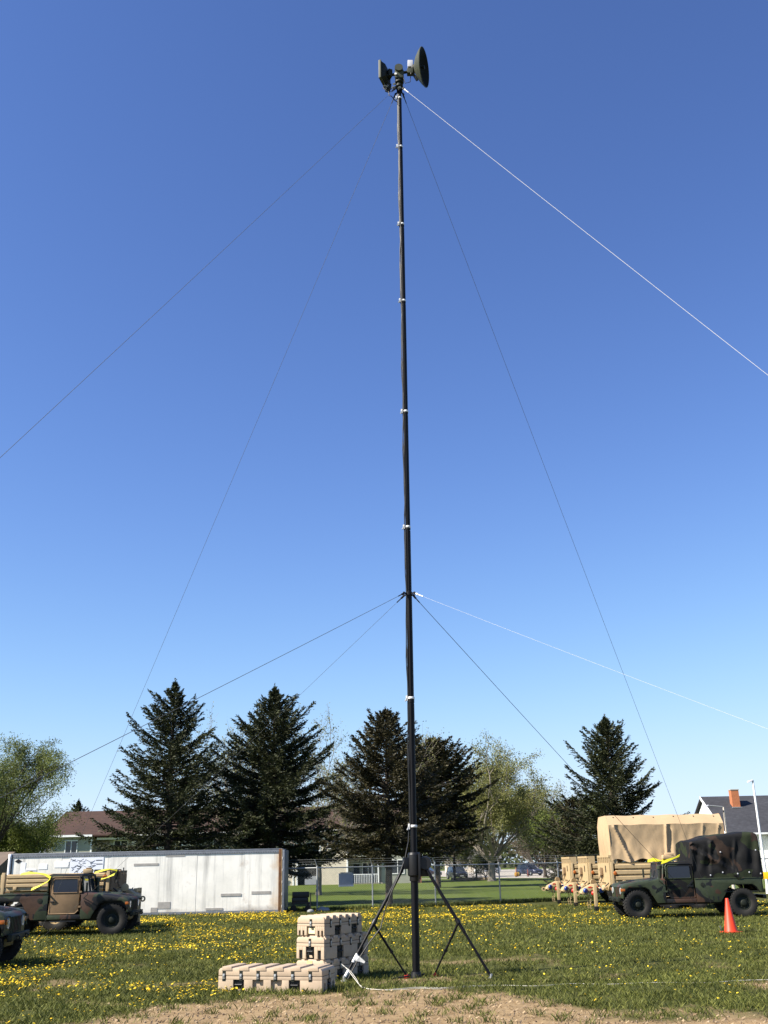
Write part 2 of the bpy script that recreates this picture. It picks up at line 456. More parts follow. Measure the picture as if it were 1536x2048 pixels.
def field(ya, yb, power=1.0):
    def s(n, rg):
        n = n * 2
        y = ya + (yb - ya) * rg.random(n * 2) ** power
        x = (rg.random(n * 2) * 2 - 1) * (0.43 * y + 1.2)
        keep = rg.random(n * 2) > soil_at(x, y) * 1.04
        keep &= (y < fence_y(x) + 0.5)
        keep &= (clump(x, y, 1.3, 3.0) * 0.45 + clump(x, y, 4.5, 8.0) * 0.55) > 0.22 + rg.random(n * 2) * 0.42
        x, y = x[keep][:n // 2], y[keep][:n // 2]
        return np.stack([x, y], 1)
    return s

MT['grass'] = leafmat('grass_blades', (0.030, 0.046, 0.007), (0.185, 0.190, 0.043), 0.65, 0.25)
va, fa = blades(165000, field(13.3, 26, 1.0), 0.02, 0.10, 0.006, 0.013, 11, 1.1)
vb, fb = blades(190000, field(24, 50, 0.9), 0.03, 0.10, 0.008, 0.016, 12, 1.0, True)
vf, ff = blades(26000, field(13.5, 40, 0.8), 0.02, 0.06, 0.022, 0.04, 16, 3.0)   # flat broad leaves of the weeds
# strip of longer grass at the fence foot and around the standing things
def along(segs, spread):
    def s(n, rg):
        out = []
        for (p, q, k) in segs:
            t = rg.random(k)[:, None]
            out.append(np.array(p)[None] * (1 - t) + np.array(q)[None] * t + rg.normal(0, spread, (k, 2)))
        return np.concatenate(out)
    return s
fence_seg = [(FENCE[i], FENCE[i + 1], 1500) for i in range(2, len(FENCE) - 1)]
vc, fc = blades(0, along(fence_seg, 0.16), 0.07, 0.24, 0.010, 0.018, 13, 0.5)
foot = [((-16.9, 46.85), (-4.8, 47.15), 2600), ((-2.80, 17.86), (-1.13, 17.38), 330), ((-1.2, 18.9), (-0.45, 20.0), 160), ((-0.85, 17.5), (-0.8, 18.1), 120), ((0.1, 19.6), (0.7, 19.7), 120)]
vd, fd = blades(0, along(foot, 0.07), 0.05, 0.13, 0.007, 0.013, 14, 0.6)
# scattered tufts standing in the soil
tx = np.random.default_rng(5)
tuft = []
for k in range(330):
    y = tx.uniform(13.6, 18.6); x = tx.uniform(-0.4 * y, 0.4 * y)
    tuft.append(((x - 0.05, y), (x + 0.05, y), int(tx.uniform(10, 46))))
ve, fe = blades(0, along(tuft, 0.055), 0.03, 0.11, 0.006, 0.012, 15, 1.1)
V = []; F = []; o = 0
for v_, f_ in ((va, fa), (vb, fb), (vc, fc), (vd, fd), (ve, fe), (vf, ff)):
    V.append(v_); F.append(f_ + o); o += len(v_)
gr = from_mesh('grass', raw_mesh('grass', np.concatenate(V), np.concatenate(F), MT['grass']), kind='stuff')
tag(gr, 'rough short grass covering the field in front of the fence', 'grass')

# dry straw and pebbles lying on the soil
def litter():
    rg = np.random.default_rng(21); n = 3500
    y = rg.uniform(13.2, 19.5, n * 3); x = (rg.random(n * 3) * 2 - 1) * 0.42 * y
    k = soil_at(x, y) > rg.random(n * 3) * 0.9
    x, y = x[k][:n], y[k][:n]; n = len(x)
    a = rg.uniform(0, np.pi, n); l = rg.uniform(0.008, 0.03, n); w = rg.uniform(0.002, 0.005, n); z = rg.uniform(0.012, 0.03, n)
    v = np.zeros((n, 4, 3), np.float32)
    dx, dy = np.cos(a) * l, np.sin(a) * l; px, py = -np.sin(a) * w, np.cos(a) * w
    for q, (s1, s2) in enumerate(((-1, -1), (1, -1), (1, 1), (-1, 1))):
        v[:, q, 0] = x + s1 * dx + s2 * px; v[:, q, 1] = y + s1 * dy + s2 * py; v[:, q, 2] = z + 0.006 * s2 + 0.01 * s1
    f = np.arange(n * 4).reshape(n, 4)
    return raw_mesh('straw', v.reshape(-1, 3), f, leafmat('dry_straw', (0.24, 0.165, 0.09), (0.48, 0.36, 0.22), 0.8, 0.1))
def pebbles():
    rg = np.random.default_rng(44); n = 1500
    y = rg.uniform(13.2, 19.3, n * 4); x = (rg.random(n * 4) * 2 - 1) * 0.42 * y
    k = soil_at(x, y) > 0.35 + 0.6 * rg.random(n * 4); x, y = x[k][:n], y[k][:n]; n = len(x)
    r = 0.005 + 0.020 * rg.random(n) ** 3
    o = np.array([[1, 0, 0], [0, 1, 0], [-1, 0, 0], [0, -1, 0], [0, 0, 0.7], [0, 0, -0.5]])
    v = np.stack([x, y, np.full(n, 0.012)], 1)[:, None, :] + o[None] * r[:, None, None] * rg.uniform(0.6, 1.4, (n, 6, 1))
    f = np.array([[0, 1, 4], [1, 2, 4], [2, 3, 4], [3, 0, 4], [1, 0, 5], [2, 1, 5], [3, 2, 5], [0, 3, 5]])
    return raw_mesh('pebbles', v.reshape(-1, 3), (np.arange(n)[:, None, None] * 6 + f[None]).reshape(-1, 3), leafmat('clods', (0.15, 0.10, 0.06), (0.36, 0.28, 0.19), 0.9, 0.0))
pb_ = from_mesh('pebbles', pebbles(), kind='stuff')
tag(pb_, 'small clods and pebbles on the bare soil in the foreground', 'pebbles')
st = from_mesh('straw', litter(), kind='stuff')
tag(st, 'dry straw bits scattered over the bare soil in the foreground', 'straw')

# dandelions
def dandelions():
    rg = np.random.default_rng(33)
    n = 135000
    y = 14.2 + (49.5 - 14.2) * rg.random(n) ** 0.8
    x = (rg.random(n) * 2 - 1) * (0.43 * y + 1)
    c1 = clump(x, y, 0.55, 1.0); c2 = clump(x, y, 1.9, 6.0); c3 = clump(x, y, 6.0, 11.0)
    d = np.clip((c1 * 0.5 + c2 * 0.35 + c3 * 0.25 - 0.53) * 4.0, 0, 1)
    near_left = np.exp(-(((x + 4.6) / 2.6) ** 2 + ((y - 18.6) / 2.6) ** 2))
    far_band = np.clip((y - 33) / 9, 0, 1)
    mid_left = np.exp(-(((x + 4.5) / 6) ** 2 + ((y - 27) / 7) ** 2))
    w = 0.20 + 1.6 * near_left + 0.85 * far_band + 0.55 * mid_left
    w *= np.where((x > 1.2) & (y < 30), 0.45, 1.0)
    w *= np.where((x > -2.6) & (x < 2.2) & (y < 23) , 0.4, 1.0)
    w *= np.where((x > 8) & (y > 30), 0.6, 1.0)
    keep = (rg.random(n) < np.clip(d * w, 0, 1) * 0.66) & (soil_at(x, y) < 0.25) & (y < fence_y(x) - 0.15)
    x, y = x[keep], y[keep]; n = len(x)
    r = rg.uniform(0.010, 0.021, n) * (0.85 + y / 75.0); h = rg.uniform(0.04, 0.13, n)
    tx_, ty_ = rg.normal(0, 0.35, n), rg.normal(0, 0.35, n)
    K = 5
    v = np.zeros((n, K + 1, 3), np.float32)
    v[:, 0] = np.stack([x, y, h + r * 0.35], 1)
    for k in range(K):
        t = 2 * np.pi * k / K
        ca, sa = np.cos(t) * r, np.sin(t) * r
        v[:, k + 1, 0] = x + ca; v[:, k + 1, 1] = y + sa; v[:, k + 1, 2] = h + ca * tx_ + sa * ty_
    b = np.arange(n)[:, None] * (K + 1)
    f = np.concatenate([b + np.array([[0, k + 1, (k + 1) % K + 1]]) for k in range(K)], 0)
    m = leafmat('dandelion_petals', (0.72, 0.44, 0.008), (0.88, 0.68, 0.05), 0.7, 0.2)
    return raw_mesh('dandelions', v.reshape(-1, 3), f, m)
dn = from_mesh('dandelions', dandelions(), kind='stuff')
tag(dn, 'yellow dandelion flowers dotted thickly through the grass', 'dandelions')
# ================================================================ MAST WITH TWO ANTENNAS
def build_mast():
    root = thing('antenna_mast', 'tall black telescopic mast on a tripod with dish and panel antennas on top', 'mast', (0.40, 19.49, 0))
    root.rotation_euler = (0, math.atan(0.19 / 19.8), 0)
    joints = [0.0, 2.02, 4.88, 7.03, 8.41, 11.02, 13.74, 15.75, 17.92, 19.55]
    radii = [0.066, 0.060, 0.055, 0.051, 0.048, 0.046, 0.044, 0.042, 0.040]
    for i in range(9):
        z0, z1, r = joints[i], joints[i + 1], radii[i]
        m = MB().lathe([(0, z0 - 0.05 if i else 0.02), (r, z0 - 0.05 if i else 0.02), (r, z1 - 0.02), (r + 0.006, z1 - 0.02), (r + 0.006, z1 + 0.05), (0, z1 + 0.05)], n=20)
        for a in range(3):   # keyed ribs along the tube
            t = a * 2.094 + 0.4
            m.box((math.cos(t) * r, math.sin(t) * r, (z0 + z1) / 2 + 0.02), (0.012, 0.016, z1 - z0 - 0.12), t)
        m.build('mast_section', MT['mast'], root, smooth=40)
    cable_x = -0.075
    for z, s in ((2.58, 1), (4.95, 1), (8.45, 0.9), (11.06, .9), (13.78, .9), (15.8, .9), (17.97, .9), (19.40, .8)):
        r = 0.068 if z < 6 else (0.057 if z < 12 else 0.050)
        m = MB().lathe([(r, -0.022), (r + 0.004, -0.018), (r + 0.004, 0.018), (r, 0.022)], (0, 0, z), n=20)
        m.box((cable_x - 0.008, -0.03, z - 0.005), (0.032, 0.04, 0.10 * s))
        m.box((cable_x - 0.02, -0.05, z - 0.03), (0.02, 0.012, 0.09), 0.3, 0.5)
        m.build('tape_band', MT['whitetape'], root, smooth=50)
    # signal cables run up the side
    for k, (dx, dy, rr) in enumerate(((-0.012, -0.03, 0.011), (-0.02, 0.0, 0.010), (0.0, -0.05, 0.008))):
        path = []
        for i in range(70):
            z = 2.56 + (19.5 - 2.56) * i / 69
            w = 0.005 * math.sin(i * 1.7 + k * 2) + 0.009 * math.sin(i * 0.73 + k)
            rr0 = np.interp(z, [2, 8, 20], [0.056, 0.044, 0.034])
            path.append((-rr0 + dx + w, dy + w * 0.5, z))
        MB().tube(path, rr, 6).build('cable', MT['black'], root, smooth=60)
    hang = [(-0.08, -0.03, 2.56), (-0.10, -0.05, 2.3), (-0.17, -0.08, 2.0), (-0.27, -0.12, 1.75), (-0.42, -0.16, 1.45), (-0.55, -0.20, 1.12), (-0.62, -0.24, 0.85), (-0.82, -0.28, 0.62), (-1.05, -0.36, 0.3), (-1.2, -0.40, 0.04)]
    MB().tube(hang, 0.013, 6).build('cable', MT['black'], root, smooth=60)
    # guy collars
    for z, r in ((7.03, 0.075), (19.62, 0.068)):
        m = MB().lathe([(0.05, -0.03), (r, -0.03), (r, 0.03), (0.05, 0.03)], (0, 0, z), n=20)
        for a in range(4):
            t = R(45 + 90 * a)
            m.box((math.cos(t) * (r + 0.03), math.sin(t) * (r + 0.03), z), (0.09, 0.022, 0.028), t)
            m.lathe([(0.012, -0.006), (0.028, -0.006), (0.028, 0.006), (0.012, 0.006)], (math.cos(t) * (r + 0.07), math.sin(t) * (r + 0.07), z), (math.sin(t), -math.cos(t), 0.2), 10)
        m.build('guy_collar', MT['mast'], root, smooth=40)
    # tripod head: yoke around the tube with winch
    m = MB().lathe([(0.068, 1.62), (0.085, 1.62), (0.085, 1.70), (0.118, 1.72), (0.118, 2.08), (0.095, 2.12), (0.068, 2.12)], n=16)
    for t in (R(198), R(-15), R(90)):
        c = Vector((math.cos(t), math.sin(t), 0))
        m.box(c * 0.15 + Vector((0, 0, 1.93)), (0.13, 0.07, 0.20), t)
    m.bb(0.075, 0.115, -0.14, -0.09, 1.65, 2.10)
    m.build('tripod_head', MT['black'], root, bevel=0.004)
    w = MB().bb(0.11, 0.26, 0.02, 0.16, 1.70, 2.02).build('winch', MT['black'], root, bevel=0.006)
    MB().lathe([(0, 0), (0.11, 0), (0.12, 0.03), (0.12, 0.10), (0, 0.10)], (0.20, -0.09, 1.93), (0, 1, 0), 18).build('winch_drum', MT['black'], w, smooth=40)
    # three legs with adjustable braces and feet
    feet = [(-1.26, -0.40), (1.30, -0.33), (0.02, 1.32)]
    brace_end = [(-0.17, -0.05), (0.33, 0.12), (0.0, 0.25)]
    for (fx, fy), (ex, ey) in zip(feet, brace_end):
        d = Vector((fx, fy, 0)).normalized()
        top = d * 0.17 + Vector((0, 0, 1.92)); ft = Vector((fx, fy, 0.05))
        leg = MB().tube([top, top.lerp(ft, 0.62)], 0.030, 12).tube([top.lerp(ft, 0.6), ft], 0.024, 12).build('leg', MT['mast'], root, smooth=40)
        mid = top.lerp(ft, 0.52)
        c = MB().lathe([(0.03, -0.04), (0.042, -0.04), (0.042, 0.04), (0.03, 0.04)], mid, (ft - top), 12)
        c.box(mid + Vector((0, 0, -0.045)), (0.05, 0.035, 0.05)); c.build('leg_clamp', MT['black'], leg, smooth=40)
        pad = MB().lathe([(0, 0), (0.07, 0), (0.065, 0.02), (0.03, 0.035), (0.026, 0.09), (0, 0.09)], (fx, fy, 0.004), (0, 0, 1), 14)
        pad.build('foot', MT['steel'], leg, smooth=40)
        e = Vector((ex, ey, 0.05)); b0 = mid + Vector((0, 0, -0.05))
        br = MB().tube([b0, b0.lerp(e, 0.55)], 0.021, 10).tube([b0.lerp(e, 0.5), e], 0.016, 10)
        k = b0.lerp(e, 0.53); br.disc(k, (0.2, -1, 0), 0.03, 0.03, 10)
        br.build('brace', MT['mast'], root, smooth=40)
        MB().box((ex, ey, 0.03), (0.09, 0.06, 0.06)).box((ex + 0.04, ey - 0.03, 0.05), (0.10, 0.012, 0.015), 0.6, 0.7).build('brace_foot', MT['red'], root, bevel=0.006)
    # base plate
    b = MB().lathe([(0, 0.004), (0.16, 0.004), (0.16, 0.02), (0.10, 0.03), (0.085, 0.11), (0.07, 0.11)], n=18)
    for t in range(4):
        a = R(20 + 90 * t); b.box((math.cos(a) * 0.14, math.sin(a) * 0.14, 0.045), (0.05, 0.03, 0.06), a)
    b.build('base_plate', MT['black'], root, smooth=40)
    MB().box((-0.29, -0.16, 0.035), (0.33, 0.03, 0.025), 0.25, -0.08).build('wrench_bar', MT['black'], root, bevel=0.004)
    # white tape on the left leg
    top = Vector((-0.17, -0.05, 1.92)); ft = Vector((-1.26, -0.40, 0.05))
    for a, c in ((0.795, 0.865), (0.93, 0.985)):
        MB().tube([top.lerp(ft, a), top.lerp(ft, c)], 0.0275, 12).build('leg_tape', MT['whitetape'], root, smooth=40)
    p = top.lerp(ft, 0.82)
    MB().add([p + Vector(q) for q in ((0.0, -0.03, 0.04), (0.07, -0.05, 0.01), (0.17, -0.05, -0.07), (0.15, -0.04, -0.10), (0.08, -0.03, -0.075), (0.0, -0.03, -0.06), (0.01, -0.012, 0.02), (0.16, -0.03, -0.09))], [(0, 1, 2, 3, 4, 5), (0, 6, 7, 2, 1), (5, 4, 3, 7, 6), (0, 5, 6), (2, 7, 3)]).build('tape_flag', MT['whitetape'], root)

    # ---- head: rotator, dish to the right, flat panel to the left
    z0 = 19.62
    rot = MB().lathe([(0.055, 0), (0.055, 0.10), (0.09, 0.12), (0.09, 0.16), (0.065, 0.18), (0.065, 0.22), (0.105, 0.24), (0.105, 0.30), (0.09, 0.32), (0.0, 0.32)], (0, 0, z0), n=18)
    rh = rot.build('rotator_base', MT['odark'], root, smooth=40)
    MB().bb(-0.10, 0.11, -0.12, 0.12, z0 + 0.31, z0 + 0.55).build('rotator', MT['olive'], root, bevel=0.02)
    MB().lathe([(0, -0.17), (0.10, -0.17), (0.10, 0.17), (0, 0.17)], (-0.01, 0, z0 + 0.58), (0, 1, 0), 20).build('rotator_drum', MT['olive'], root, smooth=40)
    MB().tube([(-0.09, -0.125, z0 + 0.40), (-0.09, -0.15, z0 + 0.40)], 0.03, 12).build('rotator_label', MT['whitetape'], rh)
    for dx, dz in ((-0.10, 0.16), (-0.13, 0.06), (0.02, 0.05)):
        MB().tube([(dx, -0.07, z0 + dz), (dx - 0.04, -0.11, z0 + dz - 0.05)], 0.024, 10).build('connector', MT['steel'], rh, smooth=40)
    MB().tube([(-0.32, 0, z0 + 0.46), (0.36, 0, z0 + 0.62)], 0.034, 12).build('cross_arm', MT['odark'], root, smooth=40)
    # dish: concave reflector facing right and a little towards the camera
    ax = Vector((0.955, -0.28, -0.08)).normalized()
    ver = Vector((0.40, 0.0, z0 + 0.68)); kd = 0.76
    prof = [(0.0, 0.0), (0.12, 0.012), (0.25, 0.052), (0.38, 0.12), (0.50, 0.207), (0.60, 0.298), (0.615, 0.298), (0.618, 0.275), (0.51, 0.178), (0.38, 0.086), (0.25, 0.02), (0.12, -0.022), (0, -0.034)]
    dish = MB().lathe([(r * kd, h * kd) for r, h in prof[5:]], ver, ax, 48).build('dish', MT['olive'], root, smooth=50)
    MB().lathe([(r * kd, h * kd) for r, h in prof[:6]], ver, ax, 48).build('reflector_face', plain('shaded_reflector', (0.006, 0.007, 0.006), 0.7, 0, 0.2, 6, spec=0.15), dish, smooth=50)  # near-black front: the shade inside the bowl is put into the colour
    MB().tube([ver, ver + ax * 0.20], 0.022, 12).lathe([(0, 0), (0.05, 0), (0.045, 0.04), (0, 0.05)], ver + ax * 0.19, ax, 16).build('feed_horn', MT['odark'], dish, smooth=40)
    MB().lathe([(0.03, -0.13), (0.08, -0.11), (0.11, -0.03), (0.11, 0.01), (0.03, 0.02)], ver, ax, 20).build('dish_mount', MT['odark'], dish, smooth=40)
    MB().box(ver - ax * 0.13 + Vector((0, -0.05, 0.10)), (0.13, 0.11, 0.20)).build('radio_box', MT['lgrey'], dish, bevel=0.012)
    MB().box(ver - ax * 0.14 + Vector((0, -0.05, -0.13)), (0.15, 0.13, 0.14)).build('amplifier_box', MT['olive'], dish, bevel=0.012)
    MB().box(ver - ax * 0.02 + Vector((0.0, -0.02, -0.26)), (0.05, 0.05, 0.26), 0, -0.45).build('dish_strut', MT['odark'], dish, bevel=0.006)
    MB().tube([ver - ax * 0.12 + Vector((0, -0.1, -0.2)), (0.26, -0.08, z0 + 0.2), (0.14, -0.1, z0 + 0.14), (0.1, -0.1, z0 + 0.3)], 0.010, 6).build('jumper_cable', MT['black'], dish, smooth=60)
    # panel antenna, seen from behind
    pc = Vector((-0.33, 0.05, z0 + 0.53)); n = Vector((-0.93, 0.36, 0)).normalized(); s = Vector((-n.y, n.x, 0)); u = Vector((0, 0, 1))
    def slab(m, cx, hw, hh, d0, d1, hw1=None, hh1=None):
        hw1 = hw1 or hw; hh1 = hh1 or hh
        vs = [cx + s * (i * hw) + u * (j * hh) + n * d0 for i, j in ((-1, -1), (1, -1), (1, 1), (-1, 1))] + [cx + s * (i * hw1) + u * (j * hh1) + n * d1 for i, j in ((-1, -1), (1, -1), (1, 1), (-1, 1))]
        m.add(vs, [(0, 3, 2, 1), (4, 5, 6, 7), (0, 1, 5, 4), (1, 2, 6, 5), (2, 3, 7, 6), (3, 0, 4, 7)])
        return m
    pn = slab(MB(), pc, 0.27, 0.27, 0.02, 0.085).build('panel', MT['olive'], root, bevel=0.010)
    slab(MB(), pc, 0.18, 0.18, -0.06, 0.018, 0.24, 0.24).build('panel_back', MT['odark'], pn, bevel=0.01)
    MB().box(pc - n * 0.10, (0.10, 0.16, 0.20), 0.37).build('panel_bracket', MT['odark'], pn, bevel=0.01)
    MB().box(pc + Vector((0.06, 0.02, -0.36)), (0.11, 0.14, 0.18), 0.35, 0.1).build('panel_radio', MT['odark'], pn, bevel=0.012)
    for j in range(2):
        MB().tube([pc + Vector((-0.0 + 0.06 * j, -0.05, -0.36)), pc + Vector((-0.05 + 0.06 * j, -0.12, -0.44))], 0.022, 10).build('connector', MT['steel'], pn, smooth=40)
    q = pc + Vector((-0.04, -0.12, -0.42))
    for e, d in ((0.0, 0.0), (0.04, 0.07)):
        MB().tube([q, q + Vector((-0.03, -0.02, -0.09)), q + Vector((0.06 + e, -0.02, -0.16 - d)), q + Vector((0.18, -0.0, -0.10 - d)), (-0.08, -0.08, z0 + 0.08)], 0.011, 6).build('jumper_cable', MT['black'], pn, smooth=60)
    MB().tube([q + Vector((0.10, 0, -0.16)), q + Vector((0.12, -0.05, -0.36)), (-0.20, -0.06, z0 - 0.2), (-0.12, -0.05, z0 - 0.32), (-0.06, -0.04, z0 - 0.36)], 0.011, 6).build('jumper_cable', MT['black'], pn, smooth=60)
build_mast()

# ---- guy ropes: each from a collar to a ground stake
def guy(p, q, r, mat, label, sag=0.006, ratchet=False):
    p = Vector(p); q = Vector(q); L = (q - p).length
    path = []
    for i in range(41):
        t = i / 40
        c = p.lerp(q, t); c.z -= 4 * sag * L * t * (1 - t); path.append(c)
    root = thing('guy_rope', label, 'guy rope', q, 0, 'guy ropes of the mast')
    m = MB().tube([c - q for c in path], r, 5); m.build('rope', mat, root, smooth=60)
    d = (path[1] - path[0]).normalized()
    hk = MB().tube([p - q, p - q + d * 0.10], 0.02, 8).tube([p - q + d * 0.08, p - q + d * 0.24], 0.011, 8)
    hk.build('clip', MT['whitetape'] if mat is MT['rope'] else MT['black'], root, smooth=40)
TOP = (0.585, 19.49, 19.62); MIDC = (0.467, 19.49, 7.03)
def off(c, ang, r): return (c[0] + math.cos(R(ang)) * r, c[1] + math.sin(R(ang)) * r, c[2])
A1, A2, A3, A4 = (-10.0, 30.3, 0.02), (9.15, 30.2, 0.02), (11.86, 10.83, 0.02), (-7.85, 7.63, 0.02)
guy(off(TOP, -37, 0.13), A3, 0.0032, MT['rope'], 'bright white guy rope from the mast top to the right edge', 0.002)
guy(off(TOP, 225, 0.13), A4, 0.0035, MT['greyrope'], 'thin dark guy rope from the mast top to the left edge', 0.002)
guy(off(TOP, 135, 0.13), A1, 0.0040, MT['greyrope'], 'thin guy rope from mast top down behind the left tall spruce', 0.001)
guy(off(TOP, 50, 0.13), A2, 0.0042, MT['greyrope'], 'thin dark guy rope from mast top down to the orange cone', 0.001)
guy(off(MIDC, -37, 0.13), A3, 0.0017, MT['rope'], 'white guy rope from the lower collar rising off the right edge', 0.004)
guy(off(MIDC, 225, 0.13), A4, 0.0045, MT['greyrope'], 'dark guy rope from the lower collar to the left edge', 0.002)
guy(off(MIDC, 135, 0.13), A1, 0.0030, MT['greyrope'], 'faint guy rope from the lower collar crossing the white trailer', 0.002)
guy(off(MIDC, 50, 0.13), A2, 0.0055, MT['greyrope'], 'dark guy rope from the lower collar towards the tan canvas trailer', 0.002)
for (a, lab) in ((A1, 'short steel guy stake beside the front left truck'), (A2, 'short steel guy stake at the foot of the orange cone')):
    s = thing('guy_stake', lab, 'stake', (a[0], a[1], 0))
    MB().tube([(0.03, 0.0, -0.1), (-0.02, 0.0, 0.11)], 0.012, 8).build('rod', MT['steel'], s, smooth=40)
    MB().lathe([(0.012, -0.005), (0.026, -0.005), (0.026, 0.005), (0.012, 0.005)], (-0.02, 0, 0.11), (0, 1, 0), 12).build('eye', MT['steel'], s, smooth=40)

# loose white rope on the ground from the left tripod foot to the right
def ground_rope():
    root = thing('loose_rope', 'loose white rope lying across the ground from the tripod leg to the right', 'rope', (0, 0, 0))
    a = [(-0.90, 19.03, 0.30), (-0.80, 18.95, 0.22), (-0.66, 18.6, 0.10), (-0.55, 18.1, 0.05), (-0.40, 17.75, 0.035), (-0.16, 17.62, 0.03), (0.10, 17.70, 0.03), (0.4, 17.8, 0.035), (0.8, 17.72, 0.03), (1.2, 17.88, 0.03), (1.7, 17.92, 0.03), (2.3, 17.72, 0.028), (2.9, 17.92, 0.03), (3.5, 17.78, 0.025), (4.2, 17.85, 0.03), (5.0, 17.72, 0.025), (5.8, 17.86, 0.035), (6.8, 17.7, 0.03), (8.2, 17.4, 0.03)]
    def cr(pts, k=5):
        P_ = [Vector(p) for p in pts]; out = []
        for i in range(len(P_) - 1):
            p0, p1, p2, p3 = P_[max(i - 1, 0)], P_[i], P_[i + 1], P_[min(i + 2, len(P_) - 1)]
            for j in range(k):
                t = j / k
                out.append(0.5 * ((2 * p1) + (p2 - p0) * t + (2 * p0 - 5 * p1 + 4 * p2 - p3) * t * t + (3 * p1 - p0 - 3 * p2 + p3) * t ** 3))
        return out + [P_[-1]]
    MB().tube(cr(a), 0.0045, 6).build('rope', MT['rope'], root, smooth=60)
    b = [(p[0] + 0.03 * math.sin(i * 1.3) + 0.02, p[1] - 0.05 - 0.06 * math.sin(i * 0.9 + 1), p[2] * (0.8 if i > 2 else 0.95)) for i, p in enumerate(a[:12])]
    MB().tube(cr(b), 0.0035, 6).build('rope', MT['rope'], root, smooth=60)
ground_rope()
# ================================================================ TRANSIT CASES
def ribbed_case(name, label, loc, rz, L, W, H, lid, front, side, ribs, rib_axis='y', clean=0):
    """front face lies on y=0 (length L along x), side = right end at x=L. front/side: list of (position, kind)
    kinds: 'latch', 'handle' (dark recess with grip), 'recess' (plain), 'slot' (small dark pocket)"""
    root = thing(name, label, 'case', loc, rz, 'tan transit cases by the mast')
    zl = H * lid; dp = 0.045
    def face(list_, length):
        cuts = []
        for p, k in list_:
            if k == 'handle': cuts.append((p - 0.095, p + 0.095, 0.0, min(0.21, zl * 0.78)))
            elif k == 'recess': cuts.append((p - 0.095, p + 0.095, 0.0, min(0.21, zl * 0.78)))
            elif k == 'slot': cuts.append((p - 0.038, p + 0.038, 0.0, min(0.15, zl * 0.55)))
            elif k == 'smallslot': cuts.append((p - 0.02, p + 0.02, 0.0, 0.08))
        return sorted(cuts)
    base = MB().bb(dp, L - dp, dp, W, 0.012, zl - 0.003)
    def skin(cuts, length, tr):
        # upright panels between the pockets and a band above them
        ztop = max([c[3] for c in cuts] + [0.0])
        x = 0.0
        base.add(*tr(0, length, ztop, zl - 0.003))
        for (a, b, z0, z1) in cuts:
            base.add(*tr(x, a, 0.0, ztop))
            if z1 < ztop: base.add(*tr(a, b, z1, ztop))
            x = b
        base.add(*tr(x, length, 0.0, ztop))
    def boxv(x0, x1, y0, y1, z0, z1):
        m = MB().bb(x0, x1, y0, y1, z0, z1); return m.v, m.f
    fc = face(front, L); sc = face(side, W)
    skin(fc, L, lambda a, b, z0, z1: boxv(a, b, 0, dp + 0.001, z0, z1))
    skin(sc, W - dp - 0.003, lambda a, b, z0, z1: boxv(L - dp - 0.001, L, dp + 0.002 + a, dp + 0.002 + b, z0, z1))
    base.bb(0, dp + 0.001, dp + 0.002, W, 0.0, zl - 0.003)
    base.build('base', MT['casetan'], root, bevel=0.007)
    # lid: slightly domed block with cross ribs
    ld = MB()
    ld.prism([(0.0, zl + 0.003), (L, zl + 0.003), (L, H - 0.045), (L - 0.03, H - 0.012), (0.03, H - 0.012), (0, H - 0.045)], 'y', 0.0, W)
    lid_o = ld.build('lid', MT['casetan'], root, bevel=0.012)
    n = ribs
    for k in range(n):
        if rib_axis == 'y':
            cx = L * (k + 0.5) / n; w = L / n * 0.62
            mb = MB().prism([(cx - w / 2, H - 0.05), (cx + w / 2, H - 0.05), (cx + w / 2 - 0.012, H + 0.012), (cx - w / 2 + 0.012, H + 0.012)], 'y', -0.010, W - 0.03)
        else:
            cy = W * (k + 0.5) / n; w = W / n * 0.62
            mb = MB().prism([(cy - w / 2, H - 0.05), (cy + w / 2, H - 0.05), (cy + w / 2 - 0.012, H + 0.012), (cy - w / 2 + 0.012, H + 0.012)], 'x', 0.03, L + 0.010)
        mb.build('lid_rib', MT['casetan'], lid_o, bevel=0.008)
    MB().bb(0.004, L - 0.004, 0.004, W - 0.004, zl - 0.004, zl + 0.004).build('gasket', MT['black'], root)
    for p, k in front:
        if k == 'latch':
            g = MB().bb(p - 0.028, p + 0.028, -0.004, 0.01, zl - 0.075, zl + 0.075).build('latch_plate', MT['odark'], root)
            MB().bb(p - 0.020, p + 0.020, -0.016, -0.003, zl - 0.045, zl + 0.035).bb(p - 0.013, p + 0.013, -0.022, -0.014, zl - 0.015, zl + 0.015).build('latch', MT['steel'], root, bevel=0.003)
        elif k == 'handle':
            z1 = min(0.21, zl * 0.78)
            MB().bb(p - 0.094, p + 0.094, 0.036, 0.047, 0.002, z1 - 0.002).build('handle_pocket', MT['black'], root)
            h = MB().tube([(p - 0.055, 0.036, z1 * 0.72), (p - 0.06, 0.004, z1 * 0.62), (p - 0.06, 0.002, z1 * 0.3), (p - 0.05, 0.03, z1 * 0.15)], 0.012, 8)
            h.tube([(p + 0.055, 0.036, z1 * 0.72), (p + 0.06, 0.004, z1 * 0.62), (p + 0.06, 0.002, z1 * 0.3), (p + 0.05, 0.03, z1 * 0.15)], 0.012, 8)
            h.tube([(p - 0.06, 0.003, z1 * 0.6), (p + 0.06, 0.003, z1 * 0.6)], 0.017, 8)
            h.build('handle', MT['black'], root, smooth=50)
            MB().bb(p - 0.035, p + 0.04, 0.028, 0.037, z1 * 0.10, z1 * 0.30).build('handle_pad', MT['casetan'], root)
        elif k == 'slot':
            MB().bb(p - 0.037, p + 0.037, 0.030, 0.047, 0.002, min(0.15, zl * 0.55) - 0.002).build('pocket', MT['black'], root)
        elif k == 'smallslot':
            MB().bb(p - 0.019, p + 0.019, 0.030, 0.047, 0.002, 0.078).build('pocket', MT['odark'], root)
